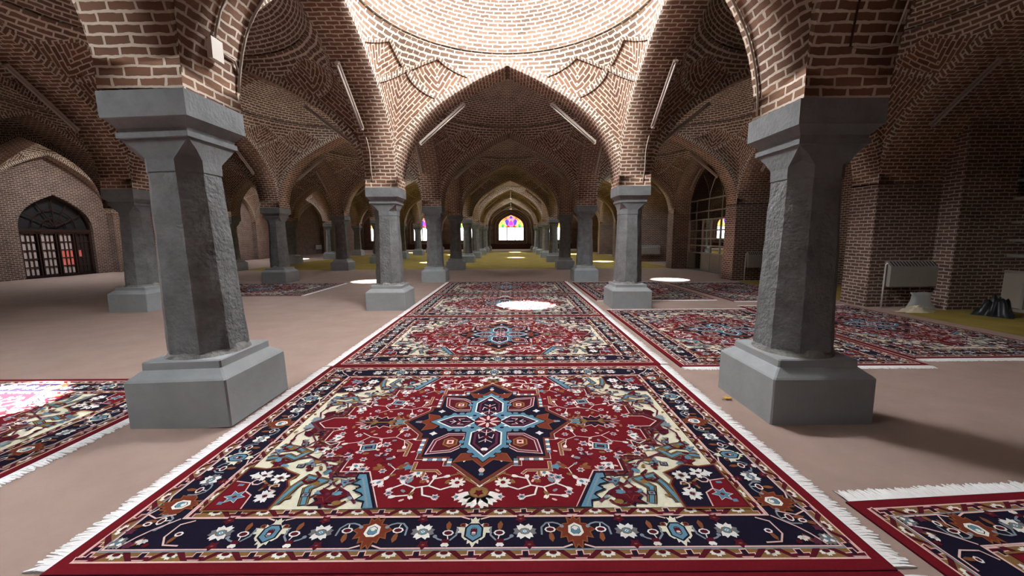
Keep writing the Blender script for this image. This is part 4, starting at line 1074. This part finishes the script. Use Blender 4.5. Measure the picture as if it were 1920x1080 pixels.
for c, rows in ((0, range(2, 9)), (-1, range(2, 6)), (1, range(2, 6))):
    xc = (XL[c + 3] + XL[c + 4]) / 2; half = (XL[c + 4] - XL[c + 3]) / 2 - PIER
    for k in rows:
        for s in (1, -1):
            pt = lambda f: (xc + s * f * half, ry(k) + .25, prof_z(half, f * half))
            place_tube(pt(.43), pt(.86), f'unlit tube, {"partition" if s > 0 else "door wall"} slope of {ordn[k - 1] if k > 2 else "first"} arch {cname[c]}')
lname = {2: 'arch two rows off toward the door wall', 3: 'arch between brown floor and rug aisle', 4: 'arch between rug aisle and crosswise rugs', 5: 'arch along the brick piers'}
for li in (2, 3, 4, 5):
    for k in (1, 2, 3):
        yc = (ry(k) + ry(k + 1)) / 2; half = BY / 2 - PIER
        for s in (1, -1):
            if k == 1 and s < 0: continue
            xo = XL[li] + (.17 if li > 3 else -.17); pt = lambda f: (xo, yc + s * f * half, prof_z(half, f * half))
            place_tube(pt(.36), pt(.86), f'unlit tube, {"far" if s > 0 else "near"} slope of {ordn[k].replace("nearest", "first")} {lname[li]}')

# ------------------------------------------------------------------ ceiling fans hanging from the far arches
def fan():
    root = empty('ceiling_fan', (0, 0, 0), '', 'fan'); r_ = MB(); r_.tube([(0, 0, 0), (0, 0, -.62)], .018); r_.build('rod', M['white_enamel'], root)
    m_ = MB(); m_.loft([[(rr * math.cos(t), rr * math.sin(t), z) for t in [2 * math.pi * i / 16 for i in range(16)]] for z, rr in ((-.56, .04), (-.60, .10), (-.70, .11), (-.74, .05))]); m_.build('motor', M['white_enamel'], root)
    for i in range(3):
        bl = MB(); a = R(20 + 120 * i); q = [rot2(p, a) for p in ((.1, -.04), (.66, -.07), (.68, .06), (.1, .04))]
        bl.loft([[(x, y, -.67) for x, y in q], [(x, y, -.66) for x, y in q]]); bl.build('blade', M['white_enamel'], root)
    return root
f1 = fan(); f1.location = ((XL[3] + XL[4]) / 2, ry(6), ZA); f1['label'] = 'cream ceiling fan hanging over the mustard carpet, the nearer one'; f1['group'] = 'ceiling fans over the aisle'
copy_tree(f1, ((XL[3] + XL[4]) / 2, ry(8), ZA), 'cream ceiling fan hanging right before the stained glass window', 'ceiling fans over the aisle')

# ------------------------------------------------------------------ cables, boxes and oddments
half0 = (XL[4] - XL[3]) / 2 - PIER; xc0 = (XL[3] + XL[4]) / 2
pr0 = arch_profile(half0)
def s_at(z): return float(np.interp(-z, [-q[1] for q in pr0], [q[0] for q in pr0]))
def soffit(side, z, y, off=.014): return warp((xc0 + side * (s_at(z) - off), y, z))
def cable(name, pts, r, label, mat='cable'):
    b = MB(); b.tube(pts, r, 6); return tag(b.build(name, M[mat]), label, 'cable')
zz = lambda a, b_, n=9: [a + (b_ - a) * i / n for i in range(n + 1)]
cable('cable', [soffit(-1, z, ROW1 + .30) for z in zz(2.78, 4.4, 14)], .012, 'pale cable up the far edge of the brick pier above the big grey column')
cable('conduit', [soffit(-1, z, ROW1 - .03) for z in zz(3.08, 4.3, 12)], .010, 'thin conduit rising from the white box on the brick pier')
cable('cable', [soffit(-1, 3.02, y) for y in (ROW1 + .0, ROW1 + .12, ROW1 + .22)] + [soffit(-1, 2.93, ROW1 + .29)], .008, 'short cable leaving the white box sideways on the brick pier')
cable('cable', [soffit(1, z, ROW1 + .24) for z in zz(2.64, 4.5, 14)], .011, 'cable running up the brick pier over the shaded column to the arch')
jb = MB(); p = soffit(-1, 3.0, ROW1 - .03, .0); jb.box(p[0] + .003, p[0] + .045, p[1] - .06, p[1] + .06, p[2] - .08, p[2] + .08); jb.box(p[0] + .045, p[0] + .05, p[1] - .065, p[1] + .065, p[2] - .085, p[2] + .085)
tag(jb.build('junction_box', M['white_enamel']), 'small white junction box on the brick pier above the big grey column', 'electrical box')
halfy = BY / 2 - PIER; pry = arch_profile(halfy); yc0 = (ry(0) + ry(1)) / 2
def sy_at(z): return float(np.interp(-z, [-q[1] for q in pry], [q[0] for q in pry]))
cable('cable', [(2.52 + .03 * math.sin(z * 3), yc0 + sy_at(z) - .014, z) for z in zz(2.95, 3.9, 8)], .008, 'dark cable down the shaded front of the brick pier', 'wood')
cable('cable', [(2.56, yc0 + sy_at(2.95) - .012, 2.95), (2.7, yc0 + sy_at(2.95) - .014, 2.94), (2.84, yc0 + sy_at(2.95) - .012, 2.96)] + [(2.86, yc0 + sy_at(z) - .012, z) for z in (3.1, 3.4, 3.7)], .007, 'pale cable bent around the shaded brick pier front')
cable('cable', [(XL[3] - .1 * math.sin(z * 2), yc0 + sy_at(z) - .014, z) for z in zz(3.3, 3.9, 6)], .007, 'thin cable hanging down the near face of the sunlit brick pier', 'wood')
cable('cable', [(8.0 - PIER - .012, ry(3) - .30 + .05 * math.sin(z * 4), z) for z in zz(2.62, 3.3, 6)], .012, 'cable looped on the brick pier beside the partition')
yc1 = (ry(1) + ry(2)) / 2
cable('cable', [(XL[4] + .17 + .01 * math.sin(z * 9), yc1 + sy_at(z) - .012, z) for z in zz(2.68, 3.55, 9)], .010, 'thin cable below the tube over the lit column by the sun patch')
cable('cable', [(XL[3] - .17 + .01 * math.sin(z * 8), yc1 + sy_at(z) - .012, z) for z in zz(2.72, 3.55, 9)], .010, 'thin cable below the tube over the lit column on brown floor')
# rubbish against the wall
def crumple(name, cx, cy, lx, ly, h, mat, label, cat, seed, n=22):
    rng = random.Random(seed); ph = [rng.uniform(0, 6.3) for _ in range(9)]; mb = MB()
    def P(i, j):
        u, v = i / n * 2 - 1, j / n * 2 - 1; rr = min(1, math.hypot(u, v)); e = 1 + .22 * math.sin(3 * math.atan2(v, u) + ph[6]) + .12 * math.sin(7 * math.atan2(v, u) + ph[7])
        b_ = max(0, 1 - rr ** 2.2)
        zz_ = h * b_ * (.55 + .45 * abs(math.sin(u * 5 + ph[0] + v * 3)) * abs(math.cos(v * 6 + ph[1]))) + h * .25 * b_ * math.sin(u * 13 + ph[2]) * math.sin(v * 11 + ph[3])
        return (cx + lx * u * e, cy + ly * v * e, .008 + max(0, zz_))
    for i in range(n):
        for j in range(n): mb.face([P(i, j), P(i + 1, j), P(i + 1, j + 1), P(i, j + 1)], smooth=True)
    return tag(mb.build(name, mat), label, cat)
crumple('crumpled_cloth', 8.17, 7.84, .33, .10, .14, M['cloth'], 'crumpled cream cloth lying on the mustard strip at the wall foot', 'cloth', 3)
def plastic_bag(cx, cy):
    rng = random.Random(9); mb = MB(); loops = []
    for z, a, b_ in ((.008, .27, .11), (.07, .26, .11), (.16, .20, .09), (.28, .17, .06), (.36, .21, .02)):
        loops.append([(cx + (a + rng.uniform(-.04, .04)) * math.cos(t), cy + (b_ + rng.uniform(-.02, .02)) * math.sin(t), z + (rng.uniform(-.015, .015) if z > .05 else 0)) for t in [2 * math.pi * i / 18 for i in range(18)]])
    mb.loft(loops, smooth=True); return tag(mb.build('plastic_bag', M['film']), 'upright cloudy plastic bag standing behind the crumpled cloth', 'bag')
plastic_bag(8.52, 8.12)
crumple('bin_bag', 9.24, 7.42, .25, .24, .42, M['binbag'], 'black bulging bag beside the cloudy plastic bag', 'bag', 8)
lf = MB()
for a in range(5):
    q = [rot2(p, R(a * 72 + 10)) for p in ((0, -.008), (.02, -.014), (.045, 0), (.02, .014), (0, .008))]
    lf.face([(2.06 + x, 3.62 + y, .006 + .012 * math.hypot(x, y) / .045 + .002 * a) for x, y in q])
lf.bar((2.06, 3.62, .006), (2.00, 3.60, .010), .004)
tag(lf.build('fallen_leaf', M['leaf']), 'small yellow leaf on brown floor by the shaded plinth', 'leaf')
